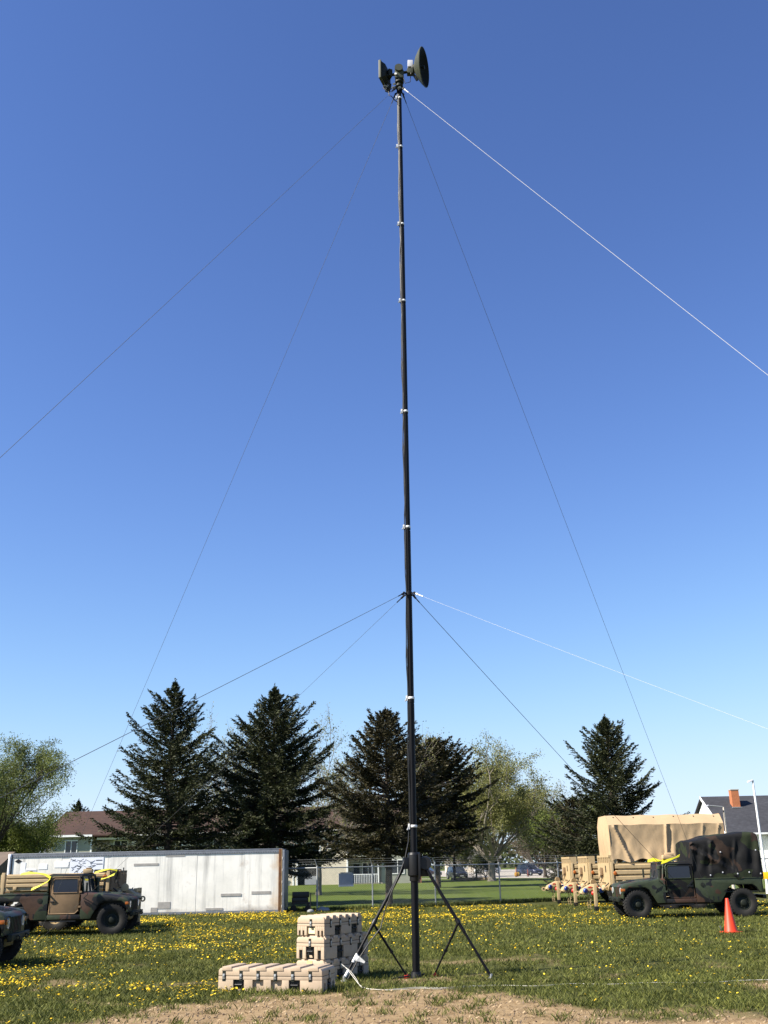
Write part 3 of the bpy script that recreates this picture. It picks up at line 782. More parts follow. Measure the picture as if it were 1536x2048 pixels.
    for p, k in side:
        y = dp + p
        if k == 'latch':
            MB().bb(L - 0.008, L + 0.006, y - 0.022, y + 0.022, zl - 0.07, zl + 0.07).build('latch_plate', MT['odark'], root)
            MB().bb(L + 0.004, L + 0.018, y - 0.014, y + 0.014, zl - 0.045, zl + 0.035).build('latch', MT['steel'], root, bevel=0.003)
        elif k == 'handle':
            z1 = min(0.21, zl * 0.78)
            MB().bb(L - 0.047, L - 0.034, y - 0.093, y + 0.093, 0.002, z1 - 0.002).build('handle_pocket', MT['black'], root)
            MB().tube([(L - 0.035, y - 0.06, z1 * 0.7), (L - 0.004, y - 0.06, z1 * 0.55), (L - 0.004, y + 0.06, z1 * 0.55), (L - 0.035, y + 0.06, z1 * 0.7)], 0.013, 8).build('handle', MT['black'], root, smooth=50)
        elif k == 'slot':
            MB().bb(L - 0.047, L - 0.030, y - 0.037, y + 0.037, 0.002, min(0.15, zl * 0.55) - 0.002).build('pocket', MT['black'], root)
    return root
ribbed_case('transit_case', 'long low tan transit case lying alone in front of the stack', (-2.87, 17.96, 0.004), R(-16), 1.80, 0.64, 0.375, 0.655,
            [(0.10, 'latch'), (0.40, 'latch'), (0.70, 'latch'), (1.0, 'latch'), (1.30, 'latch'), (1.60, 'latch'), (0.36, 'handle'), (0.70, 'recess'), (1.02, 'recess'), (1.33, 'handle')],
            [(0.30, 'latch'), (0.30, 'handle'), (0.10, 'slot'), (0.50, 'slot')], 6)
SA = math.atan2(-0.567, 0.824)
sx = Vector((math.cos(SA), math.sin(SA), 0)); FL = Vector((-1.72, 19.36, 0.004))
sidef = [(0.14, 'latch'), (0.42, 'latch'), (0.72, 'latch'), (1.0, 'latch'), (0.42, 'handle'), (1.02, 'handle')]
endf = [(0.31, 'latch'), (0.31, 'handle'), (0.10, 'slot'), (0.52, 'slot')]
c_low = ribbed_case('transit_case', 'bottom tan transit case of the stack, mostly behind the long case', FL, SA, 0.63, 1.32, 0.355, 0.68, endf, sidef, 6, 'x')
ribbed_case('transit_case', 'middle tan transit case of the stack with black handle pocket', FL + Vector((0.0, 0.012, 0.372)), SA - 0.012, 0.63, 1.30, 0.365, 0.70, endf, sidef, 6, 'x')
c_top = ribbed_case('transit_case', 'topmost tan transit case of the stack, slightly shorter than those below', FL + Vector((0.012, 0.0, 0.753)), SA + 0.01, 0.61, 1.14, 0.315, 0.62,
            [(0.31, 'latch'), (0.31, 'recess'), (0.055, 'smallslot'), (0.14, 'smallslot'), (0.48, 'smallslot'), (0.56, 'smallslot')], [(0.14, 'latch'), (0.42, 'latch'), (0.70, 'latch'), (0.96, 'latch'), (0.36, 'handle'), (0.86, 'handle')], 6, 'x')

YL = plain('yellow_label', (0.72, 0.62, 0.22), 0.6, 0, 0.1, 20)
MB().bb(0.235, 0.375, 0.030, 0.0445, 0.03, 0.125).build('paper_label', plain('cream_label', (0.74, 0.66, 0.40), 0.6, 0, 0.1, 20), c_top)
MB().bb(0.24, 0.36, -0.006, -0.0005, 0.262, 0.345).build('paper_label', YL, c_low)
# ---- orange traffic cone
def cone():
    root = thing('traffic_cone', 'tall orange traffic cone standing by the front wheel side of the covered truck', 'cone', (9.15, 29.35, 0), 0.3)
    MB().lathe([(0.185, 0.03), (0.17, 0.05), (0.045, 0.86), (0.038, 0.875), (0.03, 0.87), (0.03, 0.8)], n=28).build('cone_body', MT['orange'], root, smooth=50)
    m = MB(); h = 0.225
    m.prism([(-h, -h + 0.03), (-h + 0.03, -h), (h - 0.03, -h), (h, -h + 0.03), (h, h - 0.03), (h - 0.03, h), (-h + 0.03, h), (-h, h - 0.03)], 'z', 0.004, 0.04)
    m.build('cone_base', MT['orange'], root, bevel=0.006)
cone()
# ================================================================ ARMY TRUCKS
def tyre_mesh(r=0.47, w=0.32, rim=0.24):
    m = MB()
    h = w / 2
    prof = [(rim, -h * 0.72), (rim + 0.03, -h * 0.95), (r * 0.78, -h * 1.02), (r * 0.93, -h * 0.94), (r - 0.018, -h * 0.78), (r - 0.012, 0), (r - 0.018, h * 0.78), (r * 0.93, h * 0.94), (r * 0.78, h * 1.02), (rim + 0.03, h * 0.95), (rim, h * 0.72)]
    m.lathe(prof, (0, 0, 0), (0, 1, 0), 40)
    for k in range(30):
        t = 2 * math.pi * k / 30
        for s in (-1, 1):
            tt = t + (0.105 if s > 0 else 0)
            m.box((math.cos(tt) * (r - 0.012), s * h * 0.50, math.sin(tt) * (r - 0.012)), (0.030, h * 0.80, 0.055), 0, -tt, 0)
    return m.mesh('tyre', MT['rubber'], smooth=45)
def rim_mesh(mat, r=0.24, w=0.32):
    m = MB(); h = w / 2
    for s in (1, -1):
        m.lathe([(r + 0.005, s * h * 0.72), (r - 0.025, s * h * 0.70), (r - 0.04, s * h * 0.42), (r - 0.075, s * h * 0.40), (r * 0.42, s * h * 0.62), (r * 0.36, s * h * 0.85), (r * 0.18, s * h * 0.92), (0, s * h * 0.92)], (0, 0, 0), (0, 1, 0), 28)
        for k in range(8):
            t = 2 * math.pi * k / 8
            m.lathe([(0, 0), (0.016, 0), (0.016, s * 0.022), (0, s * 0.022)], (math.cos(t) * r * 0.66, s * h * 0.50, math.sin(t) * r * 0.66), (0, 1, 0), 8)
    return m.mesh('rim', mat, smooth=40)
TYRE = tyre_mesh(); RIM = rim_mesh(MT['odark'])
def wheel(parent, x, y, z, tyre=None, rim=None, steer=0.0):
    t = from_mesh('wheel', tyre or TYRE, parent, (x, y, z), (0, random.uniform(0, 1), steer))
    from_mesh('rim', rim or RIM, t)
    return t

def humvee(label, loc, rz, paint, door, door_w, wb=3.3, cover=None, roof=True, gear=True, door_mat_name=None):
    """light army truck: x forward, y left, ground z=0"""
    root = thing('army_truck', label, 'truck', loc, rz, 'camouflaged army trucks')
    fa = 1.65; ra = fa - wb; rear = ra - 0.68
    P = paint; S = ((-1, 1))
    # chassis
    MB().bb(rear + 0.15, 2.05, -0.42, 0.42, 0.42, 0.62).bb(-0.3, 0.7, -0.8, 0.8, 0.46, 0.58).build('chassis', MT['black'], root, bevel=0.01)
    MB().tube([(fa, -0.85, 0.50), (fa, 0.85, 0.50)], 0.06, 8).build('axle', MT['black'], root)
    MB().tube([(ra, -0.85, 0.50), (ra, 0.85, 0.50)], 0.06, 8).build('axle', MT['black'], root)
    MB().bb(0.75, 2.0, -0.70, 0.70, 0.60, 1.02).build('engine_bay', MT['black'], root)
    for s in S:
        y0, y1 = s * 1.02, s * 1.075
        # front wing with the wheel arch cut out
        MB().prism([(0.66, 0.50), (0.98, 0.50), (1.12, 0.74), (1.22, 0.94), (1.36, 1.02), (1.93, 1.02), (2.05, 0.93), (2.12, 0.80), (2.17, 0.80), (2.15, 1.035), (1.95, 1.085), (0.98, 1.215), (0.66, 1.235)], 'y', y0, y1).build('front_wing', P, root, bevel=0.012)
        MB().prism([(1.12, 0.74), (1.22, 0.94), (1.36, 1.02), (1.93, 1.02), (2.05, 0.93), (2.12, 0.80), (2.10, 0.80), (2.03, 0.915), (1.91, 1.0), (1.38, 1.0), (1.24, 0.925), (1.14, 0.74)], 'y', s * 0.70, y0 - s * 0.002).build('arch_liner', MT['black'], root)
        # side louvre behind the wheel
        g = MB()
        for k in range(5):
            g.box((0.80 + 0.045 * k, s * 1.078, 0.98 - 0.02 * k), (0.014, 0.012, 0.17), 0, -0.5)
        g.build('louvre', MT['black'], root, kind='stuff')
        # three drain slots low on the rear quarter, fuel filler, step
        for k in range(3):
            MB().bb(-0.80 - 0.16 * k, -0.765 - 0.16 * k, min(s * 1.074, s * 1.079), max(s * 1.074, s * 1.079), 0.55, 0.68).build('drain_slot', MT['black'], root)
        MB().lathe([(0, 0), (0.075, 0), (0.075, 0.015), (0, 0.02)], (-0.62, s * 1.072, 1.06), (0, s, 0), 16).build('filler_cap', MT['odark'], root, smooth=40)
        MB().bb(-0.25, 0.55, min(s * 1.03, s * 1.13), max(s * 1.03, s * 1.13), 0.42, 0.46).build('side_step', MT['black'], root, bevel=0.008)
        # sill and rear quarter
        MB().bb(-0.36, 0.655, min(y0, y1), max(y0, y1), 0.50, 0.63).build('sill', P, root, bevel=0.01)
        az = ra
        MB().prism([(-0.37, 0.50), (az + 0.78, 0.50), (az + 0.62, 0.72), (az + 0.48, 0.98), (az + 0.36, 1.06), (az - 0.36, 1.06), (az - 0.50, 0.96), (az - 0.60, 0.80), (rear, 0.80), (rear, 1.24), (-0.37, 1.24)], 'y', y0, y1).build('rear_quarter', P, root, bevel=0.012)
        MB().bb(rear, -0.37, min(s * 0.95, s * 1.09), max(s * 0.95, s * 1.09), 1.243, 1.275).build('bed_rail', P, root, bevel=0.008)
        MB().prism([(az + 0.62, 0.72), (az + 0.48, 0.98), (az + 0.36, 1.06), (az - 0.36, 1.06), (az - 0.50, 0.96), (az - 0.60, 0.80), (az - 0.58, 0.80), (az - 0.49, 0.94), (az - 0.35, 1.04), (az + 0.35, 1.04), (az + 0.46, 0.96), (az + 0.60, 0.72)], 'y', s * 0.62, y0 - s * 0.002).build('arch_liner', MT['black'], root)
    # bed floor and tailgate, bulkhead
    MB().bb(rear + 0.02, -0.37, -1.0, 1.0, 0.80, 0.84).build('bed_floor', MT['odark'], root)
    MB().bb(rear - 0.05, rear - 0.003, -1.02, 1.02, 0.80, 1.23).build('tailgate', P, root, bevel=0.01)
    MB().bb(-0.42, -0.375, -1.01, 1.01, 0.60, 1.235).build('bulkhead', P, root)
    for s in S:
        MB().lathe([(0, 0), (0.05, 0), (0.05, 0.03), (0, 0.03)], (rear - 0.05, s * 0.88, 1.0), (-1, 0, 0), 12).build('tail_lamp', MT['red'], root)
    MB().bb(rear - 0.18, rear - 0.06, -0.85, 0.85, 0.58, 0.70).build('rear_bumper', MT['black'], root, bevel=0.015)
    # bonnet: broad, sloping, with lowered middle
    xs = [0.64, 0.95, 1.3, 1.7, 1.98, 2.10, 2.165]; zc = [1.285, 1.275, 1.245, 1.195, 1.145, 1.105, 1.04]
    ys = [-1.072, -1.06, -0.98, -0.62, -0.55, 0.55, 0.62, 0.98, 1.06, 1.072]; dz = [-0.075, -0.035, 0.0, 0.006, -0.022, -0.022, 0.006, 0.0, -0.035, -0.075]
    b = MB()
    b.grid(lambda u, v: (xs[round(u * 6)], ys[round(v * 9)], zc[round(u * 6)] + dz[round(v * 9)]), 6, 9)
    bn = b.build('bonnet', P, root, smooth=35)
    for k in range(6):
        MB().bb(1.62 + k * 0.062, 1.65 + k * 0.062, -0.42, 0.42, 1.176 - k * 0.010, 1.196 - k * 0.010).build('bonnet_vent', MT['black'], bn)
    for s in S:
        MB().bb(1.5, 1.60, s * 1.05, s * 1.10, 1.06, 1.10).build('bonnet_latch', MT['black'], bn)
    # grille, lamps, bumper
    gp = MB().bb(2.09, 2.135, -0.98, 0.98, 0.66, 1.035).build('grille', P, root, bevel=0.01)
    for k in range(7):
        y = -0.42 + 0.14 * k
        MB().bb(2.130, 2.140, y - 0.042, y + 0.042, 0.74, 1.00).build('grille_slot', MT['black'], gp)
        MB().tube([(2.155, y + 0.07, 0.70), (2.155, y + 0.07, 1.03)], 0.012, 6).build('grille_bar', P, gp)
    for s in S:
        MB().lathe([(0, 0), (0.105, 0), (0.115, 0.012), (0.105, 0.035), (0.09, 0.03), (0, 0.045)], (2.13, s * 0.70, 0.90), (1, 0, 0), 20).build('headlamp', MT['lamp'], root, smooth=40)
        MB().bb(2.125, 2.17, s * 0.86 - 0.055, s * 0.86 + 0.055, 0.88, 0.98).build('turn_lamp', MT['amber'], root, bevel=0.01)
        MB().bb(2.06, 2.16, min(s * 1.03, s * 1.082), max(s * 1.03, s * 1.082), 0.90, 0.98).build('side_marker', MT['amber'], root, bevel=0.008)
    bp = MB().bb(2.20, 2.29, -0.86, 0.86, 0.56, 0.69).build('bumper', MT['odark'], root, bevel=0.015)
    for s in S:
        MB().lathe([(0.028, -0.014), (0.055, -0.014), (0.055, 0.014), (0.028, 0.014)], (2.32, s * 0.42, 0.60), (0, 1, 0), 12).build('tow_shackle', MT['black'], bp)
        MB().bb(2.10, 2.20, s * 0.42 - 0.04, s * 0.42 + 0.04, 0.52, 0.66).build('bumper_bracket', MT['black'], bp)
    # windscreen: two panes in a frame, slightly raked
    def wpt(y, z): return (0.70 - (z - 1.26) * 0.16, y, z)
    fr = MB()
    for (ya, za, yb, zb) in ((-0.93, 1.25, -0.88, 1.80), (0.93, 1.25, 0.88, 1.80), (-0.93, 1.28, 0.93, 1.28), (-0.88, 1.79, 0.88, 1.79), (0, 1.26, 0, 1.80)):
        fr.tube([wpt(ya, za), wpt(yb, zb)], 0.034, 6)
    wf = fr.build('windscreen_frame', P, root)
    for s in S:
        MB().add([wpt(s * 0.03, 1.31), wpt(s * 0.88, 1.31), wpt(s * 0.85, 1.76), wpt(s * 0.03, 1.76)], [(0, 1, 2, 3)]).build('windscreen_pane', MT['glass'], wf)
        MB().tube([wpt(s * 0.5, 1.28), wpt(s * 0.3, 1.55)], 0.008, 5).build('wiper', MT['black'], wf)
    # cab roof of canvas over a bow
    if roof:
        rf = MB()
        def rfn(u, v):
            x = 0.60 + (-0.42 - 0.60) * u; t = v * 2 - 1
            y = 0.98 * t; z = 1.845 - 0.05 * t ** 6 - 0.11 * max(0, abs(t) - 0.93) / 0.07 + 0.012 * math.sin(u * 9 + t * 3) - 0.012 * abs(math.sin(u * 3.1))
            return (x, y, z)
        rf.grid(rfn, 10, 22)
        rf.grid(lambda u, v: (0.60 - 1.02 * u, -0.98 + 1.96 * v, 1.70 if False else 1.745), 2, 2)
        rf.build('cab_roof', MT['camocloth'], root, smooth=60)
        MB().bb(-0.44, -0.405, -0.97, 0.97, 1.24, 1.80).build('cab_back_curtain', MT['camocloth'], root)
    # seats and wheel so the windows are not empty
    for s in S:
        MB().bb(-0.30, -0.16, s * 0.52 - 0.24, s * 0.52 + 0.24, 0.95, 1.55).bb(-0.30, 0.18, s * 0.52 - 0.25, s * 0.52 + 0.25, 0.80, 0.95).build('seat', MT['odark'], root, bevel=0.02)
    MB().lathe([(0.17, -0.012), (0.20, -0.012), (0.20, 0.012), (0.17, 0.012)], (0.34, 0.52, 1.28), (-0.9, 0, 0.45), 18).build('steering_wheel', MT['black'], root)
    # soft doors
    for s in S:
        dd = MB().prism([(-0.33, 0.645), (0.50, 0.645), (0.62, 0.76), (0.62, 1.70), (0.56, 1.77), (-0.26, 1.77), (-0.33, 1.70)], 'y', s * 1.028, s * 1.052)
        d = dd.build('door', door, root, bevel=0.008)
        frm = [(-0.32, 0.66), (0.49, 0.66), (0.605, 0.77), (0.605, 1.69), (0.55, 1.755), (-0.25, 1.755), (-0.32, 1.69), (-0.32, 0.66)]
        MB().tube([(x, s * 1.052, z) for x, z in frm], 0.020, 6).build('door_frame', door_w, d, smooth=50)
        MB().prism([(-0.235, 1.285), (0.535, 1.285), (0.535, 1.66), (0.50, 1.70), (-0.20, 1.70), (-0.235, 1.66)], 'y', s * 1.053, s * 1.057).build('door_window', MT['glassb'], d)
        wfr = [(-0.235, 1.285), (0.535, 1.285), (0.535, 1.66), (0.50, 1.70), (-0.20, 1.70), (-0.235, 1.66), (-0.235, 1.285)]
        MB().tube([(x, s * 1.058, z) for x, z in wfr], 0.014, 6).build('window_trim', door_w, d, smooth=50)
        MB().box((-0.20, s * 1.062, 1.10), (0.30, 0.014, 0.05), 0, 0.75).build('door_strap', MT['odark'] if door is not MT['camocloth'] else MT['black'], d)
        MB().bb(-0.29, -0.17, min(s * 1.06, s * 1.085), max(s * 1.06, s * 1.085), 1.00, 1.04).build('door_handle', MT['black'], d, bevel=0.006)
        for hz in (0.86, 1.30):
            MB().bb(0.60, 0.68, min(s * 1.05, s * 1.085), max(s * 1.05, s * 1.085), hz - 0.03, hz + 0.03).build('hinge', door_w, d, bevel=0.006)
        # mirror on its arm
        a = MB().tube([(0.72, s * 1.05, 1.10), (0.90, s * 1.24, 1.22), (0.86, s * 1.27, 1.50)], 0.012, 6).build('mirror_arm', MT['black'], root)
        MB().bb(0.85, 0.885, s * 1.27 - 0.09, s * 1.27 + 0.09, 1.30, 1.58).build('mirror', MT['odark'], a, bevel=0.012)
    if gear:   # cowl intake and a rifle rack of small fittings on the bonnet
        MB().tube([(0.75, 0.80, 1.24), (0.75, 0.80, 1.62)], 0.055, 10).lathe([(0, 0), (0.09, 0), (0.09, 0.10), (0, 0.12)], (0.75, 0.80, 1.6), (0, 0, 1), 14).build('air_intake', P, root, smooth=40)
    st = 0.12
    for x in (fa, ra):
        for s in S:
            wheel(root, x, s * 0.91, 0.455, steer=(st if x == fa else 0))
    return root, ra, rear

def ribbon(name, label, pts, w, up=(0, 0, 1), cat='strap', th=0.006, mat=None):
    """a cloth strap following pts, width w across 'up'"""
    m = MB(); u = Vector(up).normalized(); pts = [Vector(p) for p in pts]; o = pts[0].copy()
    vs = []; fs = []
    for i, p in enumerate(pts):
        d = (pts[min(i + 1, len(pts) - 1)] - pts[max(i - 1, 0)]).normalized(); nrm = d.cross(u)
        if nrm.length < 1e-5: nrm = Vector((0, -1, 0))
        nrm.normalize(); k = w / 2 * (0.8 + 0.35 * math.sin(i * 2.1))
        for a, t in ((-1, -1), (1, -1), (1, 1), (-1, 1)): vs.append(p - o + u * (a * k) + nrm * (t * th))
    for i in range(len(pts) - 1):
        for j in range(4):
            jj = (j + 1) % 4; fs.append((i * 4 + j, i * 4 + jj, (i + 1) * 4 + jj, (i + 1) * 4 + j))
    fs.append((0, 1, 2, 3)); n = (len(pts) - 1) * 4; fs.append((n + 3, n + 2, n + 1, n))
    ob = m.add(vs, fs).build(name, mat or MT['yellow'], smooth=30); ob.location = o
    return tag(ob, label, cat)

# ---- truck with brown doors, middle left, heading right
humvee('camouflaged army truck with brown cloth doors in front of the white trailer', (-10.58, 34.95, 0), R(3), MT['camo'], MT['tandoor'], MT['tandoor'])
# ---- nearest truck, cut by the left edge
humvee('dark army truck nearest the camera, mostly cut off by the left edge', (-10.36, 23.25, 0), R(7), MT['camo'], MT['camocloth'], MT['camo'])
# ---- truck with the tall camouflage cover, right, heading left
root_r, ra_, rear_ = humvee('camouflaged army truck with a tall cloth cover over its bed, right side', (10.13, 38.0, 0), R(180 - 1), MT['camo'], MT['camocloth'], MT['camo'], wb=3.62)

def bed_cover(root, ra, rear):
    """cloth stretched over bows: rises in steps towards the back, hangs in folds"""
    x0, x1 = -0.36, rear - 0.10
    n = 80; m = 72
    def top(u):   # height along the bed
        return float(np.interp(u, [0, 0.04, 0.14, 0.30, 0.50, 0.94, 0.985, 1.0], [2.50, 2.56, 2.58, 2.66, 2.74, 2.80, 2.76, 2.66]))
    def fn(u, v):
        x = x0 + (x1 - x0) * u
        T = top(u); hw = 1.02; z_lo = 1.22 + 0.05 * math.sin(u * 19)
        t = v * 2 - 1; a = abs(t); sg = 1 if t > 0 else -1
        if a < 0.42:
            y = sg * hw * 0.90 * (a / 0.42); z = T - 0.05 * (a / 0.42) ** 4 - 0.015 * math.sin(u * 14)
        elif a < 0.52:
            q = (a - 0.42) / 0.10; y = sg * hw * (0.90 + 0.085 * math.sin(q * 1.57)); z = T - 0.05 - 0.09 * q * q - 0.02 * q
        else:
            q = (a - 0.52) / 0.48
            z = (T - 0.16) * (1 - q) + z_lo * q; y = sg * hw * (0.985 + 0.05 * q)
            fold = 0.035 * math.sin(u * 27 + q * 3.5 + 2.2 * math.sin(u * 6)) * math.sin(math.pi * min(1, q * 1.1)) + 0.09 * math.exp(-((u - 0.30 + 0.05 * q) / 0.03) ** 2) * (1 - q) + 0.08 * math.exp(-((u - 0.62 - 0.10 * (0.5 - q)) / 0.025) ** 2) * (1 - q) * min(1, q * 4) + 0.06 * noise.noise(Vector((u * 9, q * 4, sg))) * (1 - abs(2 * q - 1))
            diag = 0.07 * max(0, 1 - abs((u * 1.3 + 0.10) - q) * 9) * (1 if u < 0.62 else max(0, 1 - (u - 0.62) * 6)) - 0.05 * max(0, 1 - abs((u * 1.3 - 0.02) - q) * 9) * (1 if u < 0.62 else 0)
            y += sg * (fold + diag)
        bul = 0.03 * noise.noise(Vector((u * 5, v * 7, 3.0)))
        return (x + bul * 0.5, y, z + bul)
    mb = MB().grid(fn, n, m)
    # closed ends
    def endcap(u, push):
        ring = [fn(u, j / m) for j in range(m + 1)]
        c = (ring[0][0] + push, 0, 1.5)
        b = len(mb.v); mb.v.extend(ring); mb.v.append(c)
        mb.f.extend([(b + j, b + j + 1, b + m + 1) for j in range(m)])
    endcap(0.0, 0.03); endcap(1.0, -0.05)
    cv = mb.build('bed_cover', MT['camocloth'], root, smooth=50)
    gm = MB().lathe([(0, 0), (0.022, 0.004), (0.026, 0.014), (0, 0.02)], (0, 0, 0), (0, 1, 0), 10).mesh('grommet', MT['lgrey'], smooth=50)
    for u, v in ((0.42, 0.84), (0.42, 0.965), (0.63, 0.965), (0.80, 0.965), (0.94, 0.84), (0.96, 0.965), (0.24, 0.965)):
        p = fn(u, v); from_mesh('grommet', gm, cv, (p[0], p[1] + 0.004, p[2]))
    return fn
bed_cover(root_r, ra_, rear_)
MB().tube([(rear_ + 0.35, -0.9, 1.25), (rear_ + 0.37, -0.9, 2.0), (rear_ + 0.40, -0.9, 3.55)], [0.02, 0.014, 0.010], 8).lathe([(0, 0), (0.022, 0), (0.022, 0.07), (0, 0.08)], (rear_ + 0.40, -0.9, 3.52), (0, 0, 1), 10).build('whip_antenna', MT['black'], root_r)

# yellow reflective belts hung on the cabs
ribbon('reflective_belt', 'yellow belt lying slanted on the roof edge of the covered truck', [(9.40, 36.95, 1.80), (9.60, 36.93, 1.87), (9.85, 36.92, 1.95), (10.05, 36.93, 2.03)], 0.11, (0.35, 0, 0.9), 'belt', 0.01)
ribbon('reflective_belt', 'yellow belt looped over the rear cab corner of the brown-doored truck', [(-11.85, 33.93, 1.86), (-11.6, 33.90, 1.90), (-11.30, 33.88, 1.89), (-11.05, 33.86, 1.84), (-10.86, 33.84, 1.74), (-10.95, 33.84, 1.62), (-11.2, 33.85, 1.50), (-11.45, 33.87, 1.40)], 0.075, (0.2, 0.3, 0.9), 'belt', 0.008)
# ================================================================ TAN CARGO TRAILERS
CT_TYRE = tyre_mesh(0.50, 0.30, 0.26)
CT_RIM = rim_mesh(MT['tan'], 0.26, 0.30)
def cargo_trailer(label, loc, rz, L=4.6, W=2.35, zb=1.10, zt=1.78, group='tan cargo trailers', shaded_front_mat=None, ext=0.34, wing=0.30, kd=0.66, refl=True):
    """tan army cargo trailer: x forward (drawbar), front board at x=0, bed from x=-L to 0"""
    T = MT['tan']
    root = thing('cargo_trailer', label, 'trailer', loc, rz, group)
    h = W / 2
    MB().bb(-L, 0, -h, h, zb - 0.10, zb).build('bed', T, root, bevel=0.01)
    MB().bb(-L + 0.1, 0.3, -0.42, -0.30, zb - 0.34, zb - 0.102).build('frame_rail', T, root, bevel=0.01)
    MB().bb(-L + 0.1, 0.3, 0.30, 0.42, zb - 0.34, zb - 0.102).build('frame_rail', T, root, bevel=0.01)
    for s in (-1, 1):
        y = s * h
        sp = MB().bb(-L + 0.07, -0.07, min(y, y - s * 0.03), max(y, y - s * 0.03), zb + 0.005, zt).build('side_board', T, root)
        n = 3
        for k in range(n):    # pressed ribs
            z = zb + (zt - zb) * (k + 0.5) / n; hh = (zt - zb) / n * 0.27
            MB().prism([(y - s * 0.002, z - hh - 0.03), (y + s * 0.05, z - hh), (y + s * 0.05, z + hh), (y - s * 0.002, z + hh + 0.03)], 'x', -L + 0.18, -0.18).build('side_rib', T, sp)
        for x in (-L + 0.06, -0.06):
            MB().bb(x - 0.055, x + 0.055, y - 0.055 - s * 0.02, y + 0.055 - s * 0.02, zb - 0.42, zt + 0.06).build('corner_post', T, root, bevel=0.008)
        for k in range(5):
            x = -L + 0.5 + (L - 1.0) * k / 4
            MB().bb(x - 0.06, x + 0.06, min(y, y + s * 0.07), max(y, y + s * 0.07), zb - 0.06, zb + 0.03).build('hinge', T, root, bevel=0.006)
        # slanted stay under the bed and mudguard
        MB().prism([(-0.25, zb - 0.102), (-1.05, zb - 0.102), (-0.55, zb - 0.45), (-0.30, zb - 0.45)], 'y', y - s * 0.10, y - s * 0.04).build('stay', T, root, bevel=0.006)
    MB().bb(-L - 0.035, -L, -h, h, zb + 0.005, zt).build('tail_board', T, root, bevel=0.008)
    for x in (-L * 0.48, -L * 0.48 - 1.12):
        MB().tube([(x, -h + 0.2, 0.5), (x, h - 0.2, 0.5)], 0.06, 8).build('axle', MT['odark'], root)
        for s in (-1, 1): wheel(root, x, s * (h - 0.16), 0.49, CT_TYRE, CT_RIM)
    # front board: tall, slotted at the top, notched at the bottom
    fb = MB(); zt2 = zt + ext; t0, t1 = 0.0, 0.06
    zs0 = zb - 0.32
    nsl = 6
    fb.prism([(-h, zb + 0.40), (-h, zb - 0.12), (-h + 0.30, zb - 0.20), (-h + 0.45, zs0 - 0.05), (-0.32, zs0 - 0.05), (-0.32, zb - 0.06), (0.32, zb - 0.06), (0.32, zs0 - 0.05), (h - 0.45, zs0 - 0.05), (h - 0.30, zb - 0.20), (h, zb - 0.12), (h, zb + 0.40)], 'x', t0, t1)
    fb.bb(t0, t1, -h, h, zt2 - 0.08, zt2)
    zsl = max(zb + 0.402, zt2 - 0.30)
    if zsl > zb + 0.41: fb.bb(t0, t1, -h, h, zb + 0.402, zsl)
    for k in range(nsl + 1):
        y = -h + 0.07 + (W - 0.14) * k / nsl
        fb.bb(t0, t1, y - 0.045, y + 0.045, zsl + 0.001, zt2 - 0.081)
    for s in (-1, 1): fb.bb(t0 - wing, t0 - 0.002, min(s * h, s * (h - 0.05)), max(s * h, s * (h - 0.05)), zb + 0.1, zt2)
    fb.build('front_board', shaded_front_mat or T, root, kind='stuff')  # a darker material here paints the board's shade into its colour
    MB().bb(t1 + 0.001, t1 + 0.02, -0.62, -0.28, zb + 0.10, zb + 0.52).build('access_hole', MT['black'], root)
    MB().box((t1 + 0.05, -0.20, zb + 0.36), (0.10, 0.26, 0.30), 0, 0, 0.1).build('stowed_bag', MT['tandoor'], root, bevel=0.03)
    MB().tube([(t1 + 0.03, -0.42, zb + 0.30), (t1 + 0.12, -0.50, zb + 0.05), (t1 + 0.08, -0.30, zb - 0.02), (t1 + 0.03, -0.16, zb + 0.18)], 0.02, 6).build('hose', MT['tandoor'], root, smooth=50)
    MB().bb(t1 + 0.001, t1 + 0.012, 0.42, 0.55, zb + 0.34, zb + 0.60).build('slot_plate', MT['black'], root)
    # dark gear stowed behind the front board, lamp and hoses on the near side
    for s in (-1, 1):
        MB().bb(-0.62, -0.10, s * (h - 0.36) - 0.2, s * (h - 0.36) + 0.2, zb + 0.02, zb + 0.55).build('stowed_gear', MT['black'], root, bevel=0.03)
        MB().lathe([(0, 0), (0.075, 0), (0.085, 0.03), (0.06, 0.06), (0, 0.07)], (-0.17, s * h, zb + 0.30), (0, s, 0), 14).build('side_lamp', MT['amber'], root, smooth=40)
        MB().tube([(0.04, s * (h - 0.3), zb - 0.05), (0.30, s * (h - 0.45), zb - 0.30), (0.45, s * 0.45, zb - 0.10), (0.30, s * 0.3, zb - 0.38)], 0.022, 6).build('brake_hose', MT['black'], root, smooth=60)
        MB().lathe([(0, 0), (0.10, 0), (0.12, 0.04), (0.07, 0.10), (0, 0.11)], (0.24, s * (h - 0.42), zb - 0.26), (0.8, s * 0.6, 0), 14).build('brake_chamber', T, root, smooth=40)
    # drawbar: A-frame with a beak-shaped shroud, hitch ring, lights, chains
    for s in (-1, 1):
        MB().tube([(0.10, s * 0.62, zb - 0.24), (1.45 * kd, s * 0.08, zb - 0.36)], 0.06, 6).build('drawbar_rail', T, root)
    bk = MB()
    pr = [(x * kd, z) for x, z in [(0.35, zb - 0.10), (0.95, zb - 0.12), (1.55, zb - 0.30), (1.72, zb - 0.46), (1.60, zb - 0.52), (1.35, zb - 0.42), (0.95, zb - 0.34), (0.35, zb - 0.30)]]
    bk.prism(pr, 'y', -0.34, 0.34)
    sh = bk.build('drawbar_shroud', T, root, bevel=0.02)
